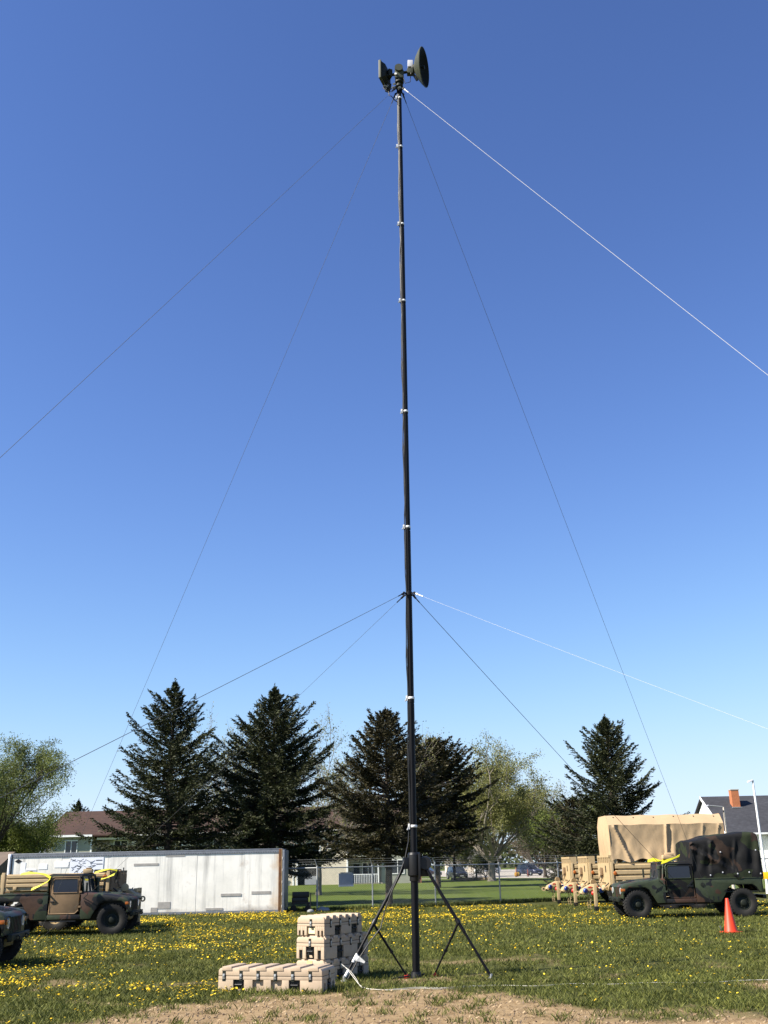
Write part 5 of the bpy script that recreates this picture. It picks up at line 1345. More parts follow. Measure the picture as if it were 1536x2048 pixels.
def apartment():
    root = thing('apartment_house', 'long two-storey house with red-brown roof and pale siding behind the spruces', 'house', (-18, 119, 0))
    y0 = 0.0; D = 12.0
    # blocks: (x0, x1, wall y, eave z, siding) in local coordinates (root at world X=-18, Y=119)
    for x0, x1, yy, ez, m in ((-21.1, -15.9, 0.0, 5.78, SID), (-15.9, -11.4, 1.4, 5.55, SID), (-11.4, -4.5, 0.3, 5.78, CREAM), (-4.5, 3.9, 1.2, 5.78, SID), (6.0, 7.45, 0.0, 5.78, CREAM), (3.9, 6.0, 1.3, 5.78, SID), (8.45, 9.9, 0.9, 5.6, SID), (7.45, 8.45, 0.8, 5.6, CREAM)):
        MB().bb(x0 + 0.003, x1 - 0.003, yy, D, 0.0, ez).build('wall', m, root)
    # the wing by the mast: cream corner, porch, grey-green wall
    MB().bb(9.95, 13.05, 0.0, D, 0.0, 5.78).build('wall', CREAM, root)
    MB().bb(13.06, 16.9, 2.2, D, 0.0, 5.78).build('wall', SID, root)
    MB().bb(16.91, 20.75, 0.1, D, 0.0, 5.78).build('wall', SID, root)
    for x, y in ((-21.1, -0.03), (-15.9, -0.03), (6.0, -0.03), (7.4, -0.03), (9.95, -0.03), (13.05, -0.03), (20.75, 0.07), (7.0, -0.03)):
        MB().bb(x - 0.09, x + 0.09, y - 0.02, y + 0.16, 0.0, 5.6).build('corner_trim', TRIM, root)
    # roof
    rz, ez = 8.75, 5.82
    MB().add([(-21.6, -0.55, ez), (20.9, -0.55, ez), (20.9, 6.0, rz), (-20.9, 6.0, rz), (20.9, 12.5, ez), (-21.6, 12.5, ez), (-21.6, -0.55, ez - 0.16), (20.9, -0.55, ez - 0.16), (20.9, 12.5, ez - 0.16), (-21.6, 12.5, ez - 0.16)],
             [(0, 1, 2, 3), (3, 2, 4, 5), (0, 3, 5), (1, 4, 2), (6, 9, 8, 7), (0, 6, 7, 1), (5, 4, 8, 9), (0, 5, 9, 6), (1, 7, 8, 4)]).build('roof', RED_R, root)
    MB().bb(-21.7, -15.7, -0.66, -0.56, ez - 0.19, ez + 0.03).build('gutter', TRIM, root)
    MB().bb(-15.4, -11.0, 0.3, 0.42, 5.30, 5.52).build('gutter', TRIM, root)
    MB().bb(-11.0, 20.8, -0.66, -0.56, ez - 0.19, ez + 0.03).build('gutter', TRIM, root)
    MB().add([(-15.68, 1.3, 5.80), (-11.2, 1.3, 5.80), (-11.2, 0.42, 5.48), (-15.68, 0.42, 5.48), (-15.68, 1.3, 5.45), (-11.2, 1.3, 5.45)], [(0, 1, 2, 3), (4, 5, 1, 0), (3, 2, 5, 4), (0, 3, 4), (1, 5, 2)]).build('lower_roof', RED_R, root)
    # windows: upper floor at left, a scatter lower and to the right
    window(root, -18.15, 0.0, 4.55, 1.25, 1.30)
    window(root, -12.9, 1.4, 4.45, 1.5, 1.4)
    MB().bb(-15.6, -14.2, 1.30, 1.397, 3.2, 5.2).build('door', plain('taupe_door', (0.20, 0.17, 0.14), 0.6), root)
    window(root, -9.2, 0.3, 4.5, 1.4, 1.3); window(root, -6.4, 0.3, 4.5, 1.4, 1.3); window(root, -1.5, 1.2, 4.5, 1.5, 1.3); window(root, 1.7, 1.2, 4.5, 1.5, 1.3)
    window(root, -18.15, 0.0, 1.5, 1.25, 1.3); window(root, -9.2, 0.3, 1.5, 1.4, 1.3); window(root, 1.7, 1.2, 1.5, 1.5, 1.3)
    # stoop with white railing at the trailer's end
    MB().bb(4.4, 5.9, -0.4, 1.2, 0.0, 0.25).build('stoop', MT['concrete'], root)
    for k in range(7): MB().bb(4.5 + 0.2 * k - 0.025, 4.5 + 0.2 * k + 0.025, -0.38, -0.33, 0.25, 1.15).build('baluster', TRIM, root)
    MB().bb(4.4, 5.9, -0.40, -0.31, 1.151, 1.23).build('hand_rail', TRIM, root)
    MB().bb(4.5, 5.5, 1.20, 1.297, 0.2, 2.2).build('door', MT['black'], root)
    # recessed entry between the cream corners
    MB().bb(7.5, 9.85, 0.78, 0.797, 0.0, 2.1).build('entry_recess', MT['black'], root)
    MB().bb(8.3, 9.8, -0.1, 0.5, 0.05, 0.95).build('planter_wall', plain('grey_wall', (0.30, 0.31, 0.33), 0.8), root)
    # porch of the right wing
    MB().bb(13.1, 17.0, -0.1, 2.19, 0.0, 0.12).build('porch_floor', MT['concrete'], root)
    MB().bb(13.1, 16.85, -0.25, 2.19, 2.75, 3.05).build('porch_beam', SID, root)
    MB().bb(16.45, 16.60, -0.2, -0.05, 0.12, 2.748).build('porch_post', TRIM, root)
    MB().bb(13.25, 16.44, -0.16, -0.10, 0.98, 1.06).build('porch_rail', TRIM, root)
    for k in range(17): MB().bb(13.33 + 0.185 * k - 0.025, 13.33 + 0.185 * k + 0.025, -0.155, -0.105, 0.12, 0.979).build('baluster', TRIM, root)
    d = MB().bb(13.55, 14.5, 2.12, 2.197, 0.14, 2.28).build('door', DOORG, root); MB().bb(13.68, 14.37, 2.10, 2.119, 1.1, 2.1).build('door_pane', MT['glass'], d)
    window(root, 15.35, 2.2, 1.55, 1.25, 1.3)
    window(root, 18.7, 0.1, 1.75, 1.35, 1.35, 1, True); window(root, 18.7, 0.1, 4.5, 1.35, 1.3)
    window(root, 11.5, 0.0, 4.5, 1.2, 1.3); window(root, 15.0, 2.2, 4.5, 1.6, 1.3)
    # downspout slanting off the right corner and the brick end
    MB().tube([(19.6, 0.0, 2.9), (20.5, 0.02, 0.75), (20.5, 0.02, 0.02)], 0.10, 4).build('downspout', TRIM, root)
    MB().bb(20.90, 21.35, 0.2, 3.0, 0.0, 5.2).build('brick_pier', BRICK, root)
apartment()

def white_house():
    root = thing('white_house', 'white house with steep black roof and brick chimney at right', 'house', (42, 106, 0))
    x0, x1 = -8.1, 14.0; D = 13.0
    MB().bb(x0, x1, 0.0, D, 0.0, 4.35).build('wall', WHITE_S, root)
    MB().add([(x0 - 0.02, 0, 4.35), (x0 - 0.02, D, 4.35), (x0 - 0.02, D / 2, 8.0), (x0 + 0.3, 0, 4.35), (x0 + 0.3, D, 4.35), (x0 + 0.3, D / 2, 8.0)], [(0, 2, 1), (3, 4, 5), (0, 3, 5, 2), (1, 2, 5, 4), (0, 1, 4, 3)]).build('gable', WHITE_S, root)
    e = 0.55
    zr, zo = 8.25, 4.30
    MB().add([(x0 - 0.35, -e, zo), (x1 + 0.4, -e, zo), (x1 + 0.4, D / 2, zr), (x0 - 0.35, D / 2, zr), (x1 + 0.4, D + e, zo), (x0 - 0.35, D + e, zo), (x0 - 0.35, -e, zo - 0.14), (x1 + 0.4, -e, zo - 0.14), (x1 + 0.4, D / 2, zr - 0.16), (x0 - 0.35, D / 2, zr - 0.16), (x1 + 0.4, D + e, zo - 0.14), (x0 - 0.35, D + e, zo - 0.14)],
             [(0, 1, 2, 3), (3, 2, 4, 5), (6, 9, 8, 7), (9, 11, 10, 8), (0, 3, 9, 6), (3, 5, 11, 9), (1, 7, 8, 2), (2, 8, 10, 4), (0, 6, 7, 1), (5, 4, 10, 11)]).build('roof', BLACK_R, root)
    # white verge boards along the gable
    MB().add([(x0 - 0.42, -e - 0.05, zo - 0.25), (x0 - 0.42, D / 2, zr - 0.27), (x0 - 0.42, D / 2, zr + 0.02), (x0 - 0.42, -e - 0.05, zo + 0.04), (x0 - 0.355, -e - 0.05, zo - 0.25), (x0 - 0.355, D / 2, zr - 0.27), (x0 - 0.355, D / 2, zr + 0.02), (x0 - 0.355, -e - 0.05, zo + 0.04)], [(0, 1, 2, 3), (4, 7, 6, 5), (0, 4, 5, 1), (3, 2, 6, 7), (0, 3, 7, 4)]).build('verge_board', TRIM, root)
    MB().bb(x0 - 0.4, 3.0, -e - 0.10, -e - 0.005, zo - 0.18, zo - 0.01).build('gutter', TRIM, root)
    # projecting porch wing at the right
    MB().bb(-3.35, 6.0, -4.6, -0.003, 0.0, 3.95).build('porch_wing', WHITE_S, root)
    MB().add([(-4.1, -5.1, 4.0), (6.8, -5.1, 4.0), (6.8, -0.2, 5.9), (-1.2, -0.2, 5.9), (-4.1, -0.2, 4.0), (6.8, -0.2, 4.0), (-4.1, -5.1, 3.86), (6.8, -5.1, 3.86), (6.8, -0.2, 3.86), (-4.1, -0.2, 3.86)], [(0, 1, 2, 3), (0, 3, 4), (6, 9, 8, 7), (0, 6, 7, 1), (1, 7, 8, 5, 2), (0, 4, 9, 6), (4, 3, 2, 5, 8, 9)]).build('porch_roof', BLACK_R, root)
    MB().bb(-4.2, 6.8, -5.22, -5.105, 3.83, 4.02).build('gutter', TRIM, root)
    window(root, -6.2, 0.0, 2.4, 1.2, 1.4); window(root, 0.5, -4.6, 2.2, 1.3, 1.5)
    # brick chimney with white flashing
    cx, cy = -5.4, 4.6
    ch = MB().bb(cx - 0.40, cx + 0.40, cy - 0.40, cy + 0.40, 6.2, 8.72).build('chimney', plain('orange_brick', (0.42, 0.15, 0.065), 0.9, 0, 0.22, 7, 0.3), root)
    MB().bb(cx - 0.44, cx + 0.44, cy - 0.44, cy + 0.44, 8.721, 8.82).build('chimney_cap', MT['concrete'], ch)
    MB().prism([(cx - 0.5, 6.93), (cx + 0.55, 6.93), (cx + 0.55, 7.0), (cx - 0.5, 7.0)], 'y', cy - 0.55, cy - 0.402).build('flashing', MT['galv'], ch)
white_house()

gr_ = thing('grey_shed', 'low grey shed with brown roof at the far left edge', 'shed', (-26.5, 60, 0))
MB().bb(-6, 3.9, 0, 5, 0, 2.1).build('wall', plain('shed_grey', (0.40, 0.41, 0.44), 0.7, 0, 0.1, 2), gr_)
MB().prism([(-0.5, 2.05), (2.5, 3.1), (5.5, 2.05), (5.5, 1.9), (-0.5, 1.9)], 'x', -6.2, 4.2).build('roof', plain('shed_roof', (0.15, 0.115, 0.085), 0.9, 0, 0.2, 2), gr_)
MB().bb(-6.1, 4.1, -0.58, -0.505, 1.82, 2.06).build('fascia', TRIM, gr_)
MB().bb(3.2, 3.5, -0.25, -0.003, 0.2, 2.0).build('drain_pipe', MT['black'], gr_)
# low house glimpsed through the trunks
fh = thing('far_house', 'small tan house with grey roof far behind the bare tree', 'house', (22, 250, 0))
MB().bb(-9, 3.5, 0, 8, 0, 3.0).build('wall', CREAM, fh)
MB().prism([(-0.6, 3.0), (4, 5.4), (8.6, 3.0), (8.6, 2.85), (-0.6, 2.85)], 'x', -9.5, 4.0).build('roof', plain('grey_roof', (0.16, 0.15, 0.14), 0.9), fh)
window(fh, -5, 0, 1.6, 1.5, 1.2); window(fh, 0.5, 0, 1.6, 1.5, 1.2)

# ================================================================ STREET LAMPS
def lamp(label, loc, H, arm, mat, headlen):
    root = thing('street_lamp', label, 'street lamp', loc, 0, 'street lamps by the white house')
    MB().lathe([(0, 0), (0.12, 0), (0.10, 0.3), (0.075, 0.5), (0.055, H - 0.1), (0.05, H), (0, H)], n=12).build('pole', mat, root, smooth=40)
    if arm > 0.4:
        MB().tube([(0, 0, H - 0.06), (-0.08, 0, H + 0.02), (-arm * 0.5, 0, H + 0.07), (-arm, 0, H + 0.12)], 0.032, 8).build('arm', MT['galv'], root, smooth=50)
    x = -arm if arm > 0.4 else -0.06
    z = H + 0.10 if arm > 0.4 else H - 0.02
    MB().add([(x + 0.06, -0.08, z - 0.02), (x + 0.06, 0.08, z - 0.02), (x - headlen, 0.11, z - 0.13), (x - headlen, -0.11, z - 0.13), (x + 0.06, -0.07, z + 0.07), (x + 0.06, 0.07, z + 0.07), (x - headlen, 0.08, z - 0.02), (x - headlen, -0.08, z - 0.02)], [(0, 3, 2, 1), (4, 5, 6, 7), (0, 1, 5, 4), (1, 2, 6, 5), (2, 3, 7, 6), (3, 0, 4, 7)]).build('lamp_head', MT['lgrey'], root, bevel=0.02)
lamp('street lamp with a long curved arm in front of the black roof', (22.35, 70.0, 0), 5.16, 1.05, plain('cream_pole', (0.56, 0.50, 0.42), 0.6), 0.28)
lamp('tall white lamp pole with a short head at the right edge', (21.05, 60.0, 0), 6.15, 0.2, TRIM, 0.26)

# ================================================================ CARS BEYOND THE LAWN
def car(label, loc, rz, paint, L=4.6, W=1.85, H=1.65, grp='cars parked beyond the lawn'):
    """x forward"""
    root = thing('parked_car', label, 'car', loc, rz, grp)
    h = W / 2
    def loft(secs, name, mat, parent, sm=40):
        n = len(secs[0]); m = MB()
        vs = [p for s in secs for p in s]; fs = []
        for i in range(len(secs) - 1):
            for j in range(n):
                k = (j + 1) % n; fs.append((i * n + j, i * n + k, (i + 1) * n + k, (i + 1) * n + j))
        fs.append(tuple(range(n))); fs.append(tuple(len(vs) - n + j for j in range(n)))
        return m.add(vs, fs).build(name, mat, parent, smooth=sm)
    def sec(x, w, z0, z1, t=0.08): return [(x, -w, z0 + t), (x, -w * 0.92, z0), (x, w * 0.92, z0), (x, w, z0 + t), (x, w, z1 - t), (x, w * 0.90, z1), (x, -w * 0.90, z1), (x, -w, z1 - t)]
    body = loft([sec(-L / 2, h * 0.86, 0.40, 0.92), sec(-L / 2 + 0.15, h * 0.97, 0.30, 1.0), sec(-0.5, h, 0.26, 1.02), sec(0.75, h, 0.26, 1.0), sec(L / 2 - 0.55, h * 0.97, 0.28, 0.93), sec(L / 2 - 0.12, h * 0.90, 0.32, 0.84), sec(L / 2, h * 0.80, 0.40, 0.72)], 'body', paint, root)
    def cs(x, w0, w1, z0, z1): return [(x, -w0, z0), (x, w0, z0), (x, w1, z1), (x, -w1, z1)]
    loft([cs(-L / 2 + 0.12, h * 0.86, h * 0.80, 1.0, 1.10), cs(-L / 2 + 0.45, h * 0.90, h * 0.74, 1.0, H - 0.06), cs(-0.3, h * 0.92, h * 0.76, 1.0, H), cs(0.35, h * 0.92, h * 0.74, 1.0, H - 0.05), cs(1.12, h * 0.90, h * 0.84, 0.97, 1.0)], 'cabin', MT['glass'], root, 30)
    loft([cs(-L / 2 + 0.42, h * 0.75, h * 0.72, H - 0.10, H - 0.045), cs(-0.3, h * 0.775, h * 0.74, H - 0.04, H + 0.012), cs(0.36, h * 0.755, h * 0.72, H - 0.09, H - 0.035)], 'roof', paint, root)
    for s in (-1, 1):
        for xa, xb in ((0.30, 1.10), (-0.45, -0.45), (-L / 2 + 0.42, -L / 2 + 0.18)):
            MB().tube([(xa, s * h * 0.76, H - 0.07), (xb, s * h * 0.915, 1.0)], 0.035, 5).build('pillar', paint, root)
        MB().box((L / 2 - 0.10, s * h * 0.66, 0.72), (0.14, 0.34, 0.13), -s * 0.25).build('headlamp', MT['lamp'], root, bevel=0.02)
        MB().box((-L / 2 + 0.04, s * h * 0.74, 0.85), (0.10, 0.22, 0.20)).build('tail_lamp', MT['red'], root, bevel=0.02)
        MB().box((0.95, s * (h + 0.09), 1.05), (0.12, 0.18, 0.12)).build('mirror', paint, root, bevel=0.02)
        for x in (L / 2 - 0.92, -L / 2 + 0.85):
            t = MB().lathe([(0.19, -0.10), (0.32, -0.10), (0.335, -0.05), (0.335, 0.05), (0.32, 0.10), (0.19, 0.10)], (x, s * (h - 0.09), 0.335), (0, 1, 0), 20).build('wheel', MT['rubber'], root, smooth=40)
            MB().lathe([(0, -0.08), (0.19, -0.09), (0.19, 0.09), (0, 0.08)], (x, s * (h - 0.09), 0.335), (0, 1, 0), 14).build('rim', MT['steel'], t, smooth=40)
    MB().bb(L / 2 - 0.04, L / 2 + 0.012, -0.42, 0.42, 0.50, 0.66).build('grille', MT['black'], root, bevel=0.01)
    MB().bb(L / 2 + 0.0, L / 2 + 0.02, -0.24, 0.24, 0.38, 0.49).build('number_plate', MT['lgrey'], root)
CARB = plain('dark_blue_metal', (0.020, 0.022, 0.030), 0.22, 0.3, 0.1, 3, spec=0.7)
CARV = plain('slate_blue_metal', (0.075, 0.08, 0.12), 0.25, 0.4, 0.1, 3, spec=0.7)
CARP = plain('dark_plum_metal', (0.035, 0.022, 0.030), 0.3, 0.2, 0.1, 3)
CARW = plain('white_car_paint', (0.75, 0.75, 0.74), 0.3, 0, 0.05, 3, spec=0.6)
car('dark car facing the camera in the shade under the second spruce row', (8.7, 141, 0), R(-78), CARB, 4.6, 1.9, 1.6)
car('slate blue car parked on the pale lot, nose towards the lawn', (21.3, 164, 0), R(-60), CARV, 4.7, 1.9, 1.65)
car('plum coloured car behind the right end of the long house', (5.4, 165, 0), R(-20), CARP, 4.6, 1.85, 1.6)
car('small white van far off behind the bare tree trunk', (19.4, 215, 0), R(200), CARW, 5.2, 2.0, 2.2)
# yellow wheeled machine peeping past the covered truck at the right edge
ym = thing('yellow_machine', 'edge of a yellow machine past the back of the covered truck', 'machine', (17.6, 48.5, 0), 0.1)
MB().bb(-0.55, 1.6, -0.7, 0.7, 0.98, 1.28).build('deck', plain('machine_yellow', (0.72, 0.34, 0.01), 0.5, 0, 0.1, 4), ym, bevel=0.03)
MB().bb(-0.2, 1.2, -0.5, 0.5, 0.55, 0.975).build('engine', MT['odark'], ym, bevel=0.04)
MB().tube([(-0.3, -0.5, 1.28), (-0.5, -0.5, 1.55), (-0.62, -0.5, 1.75)], 0.03, 6).build('lever', TRIM, ym)
for x in (0.0, 1.1): MB().lathe([(0.12, -0.1), (0.34, -0.1), (0.36, 0), (0.34, 0.1), (0.12, 0.1), (0, 0.06)], (x, -0.75, 0.36), (0, 1, 0), 18).build('wheel', MT['rubber'], ym, smooth=40)
bn_ = thing('brick_planter', 'brown brick planter box in front of the white porch', 'planter', (37.6, 99.6, 0))
MB().bb(-0.9, 1.0, -0.5, 0.5, 0.0, 2.1).build('brickwork', BRICK, bn_)
MB().bb(-1.0, 1.1, -0.6, 0.6, 2.101, 2.25).build('coping', MT['concrete'], bn_, bevel=0.01)
# bollards and barrel along the lot
ST_O = plain('faded_orange_stake', (0.36, 0.12, 0.045), 0.8); ST_R = plain('faded_red_stake', (0.26, 0.06, 0.045), 0.8)
for i, (x, y, h_, m, lab) in enumerate(((17.8, 152, 1.3, 'orange', 'orange and white marker post beside the pale lot'), (19.6, 153, 1.0, 'red', 'short red marker post beside the orange one'), (24.9, 172, 2.1, 'tan', 'thin tan marker stake behind the slate blue car'), (31.5, 172, 2.0, 'tan', 'thin tan stake standing alone in the pale lot'))):
    b_ = thing('marker_stake', lab, 'marker', (x, y, 0))
    MB().lathe([(0, 0), (0.055, 0), (0.05, h_ - 0.05), (0.04, h_), (0, h_)], n=10).build('stake', {'orange': ST_O, 'red': ST_R, 'tan': MT['tan']}[m], b_, smooth=40)
    MB().lathe([(0, 0), (0.18, 0), (0.16, 0.08), (0, 0.10)], n=10).build('foot', MT['black'], b_, smooth=40)
yb = thing('yellow_barrel', 'small round yellow barrel lying on the verge beside the slate blue car', 'barrel', (18.6, 158, 0))
MB().lathe([(0, -0.3), (0.27, -0.3), (0.30, -0.15), (0.30, 0.15), (0.27, 0.3), (0, 0.3)], (0, 0, 0.30), (1, 0.2, 0), 18).build('drum', plain('barrel_yellow', (0.40, 0.24, 0.03), 0.7), yb, smooth=40)
MB().lathe([(0.302, -0.04), (0.315, 0), (0.302, 0.04)], (0, 0, 0.30), (1, 0.2, 0), 18).build('hoop', MT['black'], yb, smooth=40)
# white patio post by the car and raised bed
wp = thing('white_post', 'short white post beside the dark car in the shade', 'post', (11.2, 141, 0))
MB().bb(-0.13, 0.13, -0.13, 0.13, 0, 2.0).build('post', TRIM, wp, bevel=0.02)
MB().bb(-0.18, 0.18, -0.18, 0.18, 2.001, 2.1).build('cap', TRIM, wp, bevel=0.02)
rb_ = thing('raised_bed', 'low pale timber edging round the bed by the bare tree', 'edging', (10.6, 131, 0))
for a_, b_ in (((-3.2, 0), (1.4, -0.3)), ((1.4, -0.3), (1.8, 3)), ((-3.2, 0), (-3.0, 3))):
    c_ = Vector(((a_[0] + b_[0]) / 2, (a_[1] + b_[1]) / 2, 0.16)); dd_ = Vector((b_[0] - a_[0], b_[1] - a_[1], 0))
    MB().box(c_, (dd_.length, 0.2, 0.30), math.atan2(dd_.y, dd_.x)).build('timber', plain('pale_timber', (0.36, 0.27, 0.18), 0.8, 0, 0.2, 3), rb_)
for x, h_, lab in ((15.2, 6.8, 'bare pale utility pole left of the bare tree trunk'), (16.3, 6.0, 'second pale utility pole close to the first')):
    u_ = thing('utility_pole', lab, 'pole', (x, 176, 0))
    MB().lathe([(0, 0), (0.16, 0), (0.12, h_), (0, h_)], n=10).build('pole', plain('pale_pole', (0.45, 0.42, 0.36), 0.8), u_, smooth=40)
    MB().lathe([(0, 0), (0.2, 0), (0.2, 0.25), (0, 0.25)], (0, 0, h_ - 0.6), (0, 0, 1), 10).build('canister', MT['galv'], u_, smooth=40)
# ================================================================ TREES
def diamonds(c, a, w, name, mat):
    """small leaf / needle-spray faces: centres c, half-axis a, half-width w (n,3 arrays)"""
    n = len(c)
    v = np.stack([c - a, c + w, c + a, c - w], 1).reshape(-1, 3)
    return raw_mesh(name, v, np.arange(n * 4).reshape(n, 4), mat)
def unit(v): return v / np.maximum(np.linalg.norm(v, axis=1, keepdims=True), 1e-9)

def spruce(label, loc, H, R0, z0, seed, mat, dens=1.0, shape=0.8, grp='spruce trees behind the fence', gaps=0.0, size=1.0, rmax=9.0):
    rg = np.random.default_rng(seed)
    root = thing('spruce_tree', label, 'spruce', (loc[0], loc[1], 0), 0, grp)
    tr = MB().tube([(0, 0, 0), (0.03, 0, H * 0.3), (0, 0.03, H * 0.65), (0, 0, H * 0.97)], [0.021 * H, 0.016 * H, 0.009 * H, 0.02], 10)
    tr.build('trunk', MT['bark'], root, smooth=60)
    nb = int(26 * (H - z0))
    br = MB(); C = []; A = []; Wd = []
    ga = rg.uniform(0, 6)
    lump = rg.uniform(0.75, 1.15, 40)
    for i in range(nb):
        t = (i + rg.random()) / nb
        z = z0 + (H - z0) * t
        az = ga + i * 2.399 + rg.normal(0, 0.3)
        k = lump[int((az % 6.283) / 6.283 * 8) + 8 * int(t * 4.99)]
        L = min(R0 * (1 - t) ** shape, rmax) * rg.uniform(0.62, 1.15) * k * (1.0 if t < 0.82 else 0.45 + 0.55 * (1 - t) / 0.18) + 0.07
        if rg.random() < gaps and t < 0.7: L *= rg.uniform(0.35, 0.7)
        e = math.radians(-10 + 60 * t ** 1.1 + rg.normal(0, 6))
        d = np.array([math.cos(az), math.sin(az), 0.0])
        ss = np.linspace(0, 1, 7)
        P = d[None] * (ss[:, None] * L * math.cos(e)); P[:, 2] = z + L * (math.sin(e) * ss - 0.16 * (1 - t) * ss + 0.30 * ss ** 2.4 * (1 - 0.5 * t))
        br.tube([tuple(p) for p in P[[0, 2, 4, 6]]], [0.012 + 0.011 * L, 0.009 + 0.007 * L, 0.008, 0.004], 4, False)
        nt = int((6 + 15 * L) * dens)
        s = rg.uniform(0.10, 1.0, nt) ** 0.8
        b = np.stack([np.interp(s, ss, P[:, q]) for q in range(3)], 1)
        sg = np.where(rg.random(nt) < 0.5, -1, 1) * rg.uniform(0.35, 1.05, nt)
        side = np.array([-d[1], d[0], 0.0])
        td = d[None] * np.cos(sg)[:, None] + side[None] * np.sin(sg)[:, None]
        td[:, 2] = rg.normal(-0.10 + 0.42 * t, 0.22, nt) + 0.25 * (s > 0.8)
        td = unit(td)
        tl = (0.16 + 0.34 * L * (1 - s) ** 0.7 * 0.62 + 0.10 * rg.random(nt)) * rg.uniform(0.7, 1.2, nt)
        tl = np.minimum(tl, 0.95) * (1.0 if t < 0.75 else max(0.30, 1.0 - 3.0 * (t - 0.75)))
        ns = np.maximum(2, (tl / 0.13).astype(int))
        idx = np.repeat(np.arange(nt), ns)
        f = (np.concatenate([np.arange(q) for q in ns]) + 0.5) / ns[idx]
        c = b[idx] + td[idx] * (tl[idx] * f)[:, None]; c[:, 2] -= 0.10 * (tl[idx] * f) ** 1.5
        c += rg.normal(0, 0.022, c.shape)
        a = unit(td[idx] + rg.normal(0, 0.33, c.shape)) * (rg.uniform(0.085, 0.135, len(c)) * size)[:, None]
        w = unit(np.cross(a, rg.normal(0, 1, c.shape))) * (rg.uniform(0.024, 0.042, len(c)) * size)[:, None]
        C.append(c); A.append(a); Wd.append(w)
    # leader: bare-looking spire at the very top
    m_ = 46; zz = H - 0.55 + 0.85 * rg.random(m_); c = np.stack([rg.normal(0, 0.02, m_), rg.normal(0, 0.02, m_), zz], 1)
    a = unit(np.stack([rg.normal(0, 0.6, m_), rg.normal(0, 0.6, m_), np.full(m_, 0.9)], 1)) * 0.085 * size
    C.append(c); A.append(a); Wd.append(unit(np.cross(a, rg.normal(0, 1, c.shape))) * 0.024 * size)
    br.build('branches', MT['bark'], root, kind='stuff')
    from_mesh('crown', diamonds(np.concatenate(C), np.concatenate(A), np.concatenate(Wd), 'crown', mat), root, kind='stuff')
    return root

def broadleaf(label, loc, H, spread, seed, leaf, bark, trunk_h=1.5, limbs=6, levels=4, leaves=9000, lsize=0.08, upright=0.5, lean=(0, 0), kinds='tree', name='broadleaf_tree', grp=None, r0=None, droop=0.0, fill=0.45):
    rg = random.Random(seed); nr = np.random.default_rng(seed)
    root = thing(name, label, kinds, (loc[0], loc[1], 0), 0, grp)
    r0 = r0 or 0.022 * H
    tb = MB(); tips = []
    top = Vector((lean[0] * trunk_h, lean[1] * trunk_h, trunk_h))
    tb.tube([(0, 0, -0.05), top * 0.15 + Vector((0, 0, 0.02)), top * 0.6 + Vector((0.03 * H * 0.1, 0, 0)), top], [r0 * 1.35, r0 * 1.05, r0 * 0.92, r0 * 0.86], 10)
    tb.build('trunk', bark, root, smooth=60)
    bm = MB()
    def limb(p, d, L, r, lv):
        d = d.normalized(); pts = [p]; q = p.copy(); n = 4 if lv > 0 else 2
        for k in range(n):
            d = (d + Vector((rg.gauss(0, 0.13), rg.gauss(0, 0.13), rg.gauss(0.03, 0.08) - droop * 0.12 * (lv < 2)))).normalized()
            q = q + d * (L / n); pts.append(q)
            if lv <= 1: tips.append((q.copy(), d.copy(), L))
        bm.tube(pts, [r * (1 - 0.13 * k) for k in range(n + 1)], 6 if lv > 2 else (4 if lv > 0 else 3), False)
        if lv == 0: return
        nch = 3 if lv > 1 else 4
        for k in range(nch):
            f = 1.0 if k == 0 else rg.uniform(0.35, 0.95)
            b = pts[min(n, int(f * n))]
            ang = rg.uniform(0.25, 0.75) if k else rg.uniform(0.0, 0.3)
            ax = d.orthogonal(); ax.rotate(Matrix.Rotation(rg.uniform(0, 6.28), 3, d))
            nd = d.copy(); nd.rotate(Matrix.Rotation(ang, 3, ax)); nd = (nd + Vector((0, 0, 0.12 * upright))).normalized()
            limb(b, nd, L * rg.uniform(0.58, 0.80), max(r * (0.52 if k else 0.62), 0.005), lv - 1)
    Lm = (H - trunk_h) * 0.40
    for k in range(limbs):
        az = k * 6.283 / limbs + rg.uniform(-0.4, 0.4); el = rg.uniform(0.25, 0.75) * (1 - upright) + upright * rg.uniform(0.75, 1.35)
        dr = Vector((math.cos(az) * math.cos(el) * spread, math.sin(az) * math.cos(el) * spread, math.sin(el)))
        limb(top * (1 - 0.12 * rg.random()), dr, Lm * rg.uniform(0.8, 1.15), r0 * rg.uniform(0.42, 0.62), levels)
    # keep the tree at its real height
    zmax = max(v[2] for v in bm.v); k = (H - trunk_h) / (zmax - trunk_h)
    bm.v = [(v[0], v[1], trunk_h + (v[2] - trunk_h) * k if v[2] > trunk_h else v[2]) for v in bm.v]
    bm.build('branches', bark, root, kind='stuff')
    tp = np.array([[p.x, p.y, trunk_h + (p.z - trunk_h) * k if p.z > trunk_h else p.z] for p, _, _ in tips])
    wt = np.maximum(tp[:, 2], 0.5) ** 1.3; i = nr.choice(len(tp), leaves, p=wt / wt.sum())
    c = tp[i] + nr.normal(0, fill, (leaves, 3)) * np.array([1, 1, 0.8])
    a = unit(nr.normal(0, 1, c.shape) + np.array([0, 0, -0.5 * droop])) * (nr.uniform(0.7, 1.3, leaves) * lsize)[:, None]
    w = unit(np.cross(a, nr.normal(0, 1, c.shape))) * (nr.uniform(0.35, 0.65, leaves) * lsize)[:, None]
    from_mesh('crown', diamonds(c, a, w, 'crown', leaf), root, kind='stuff')
    return root

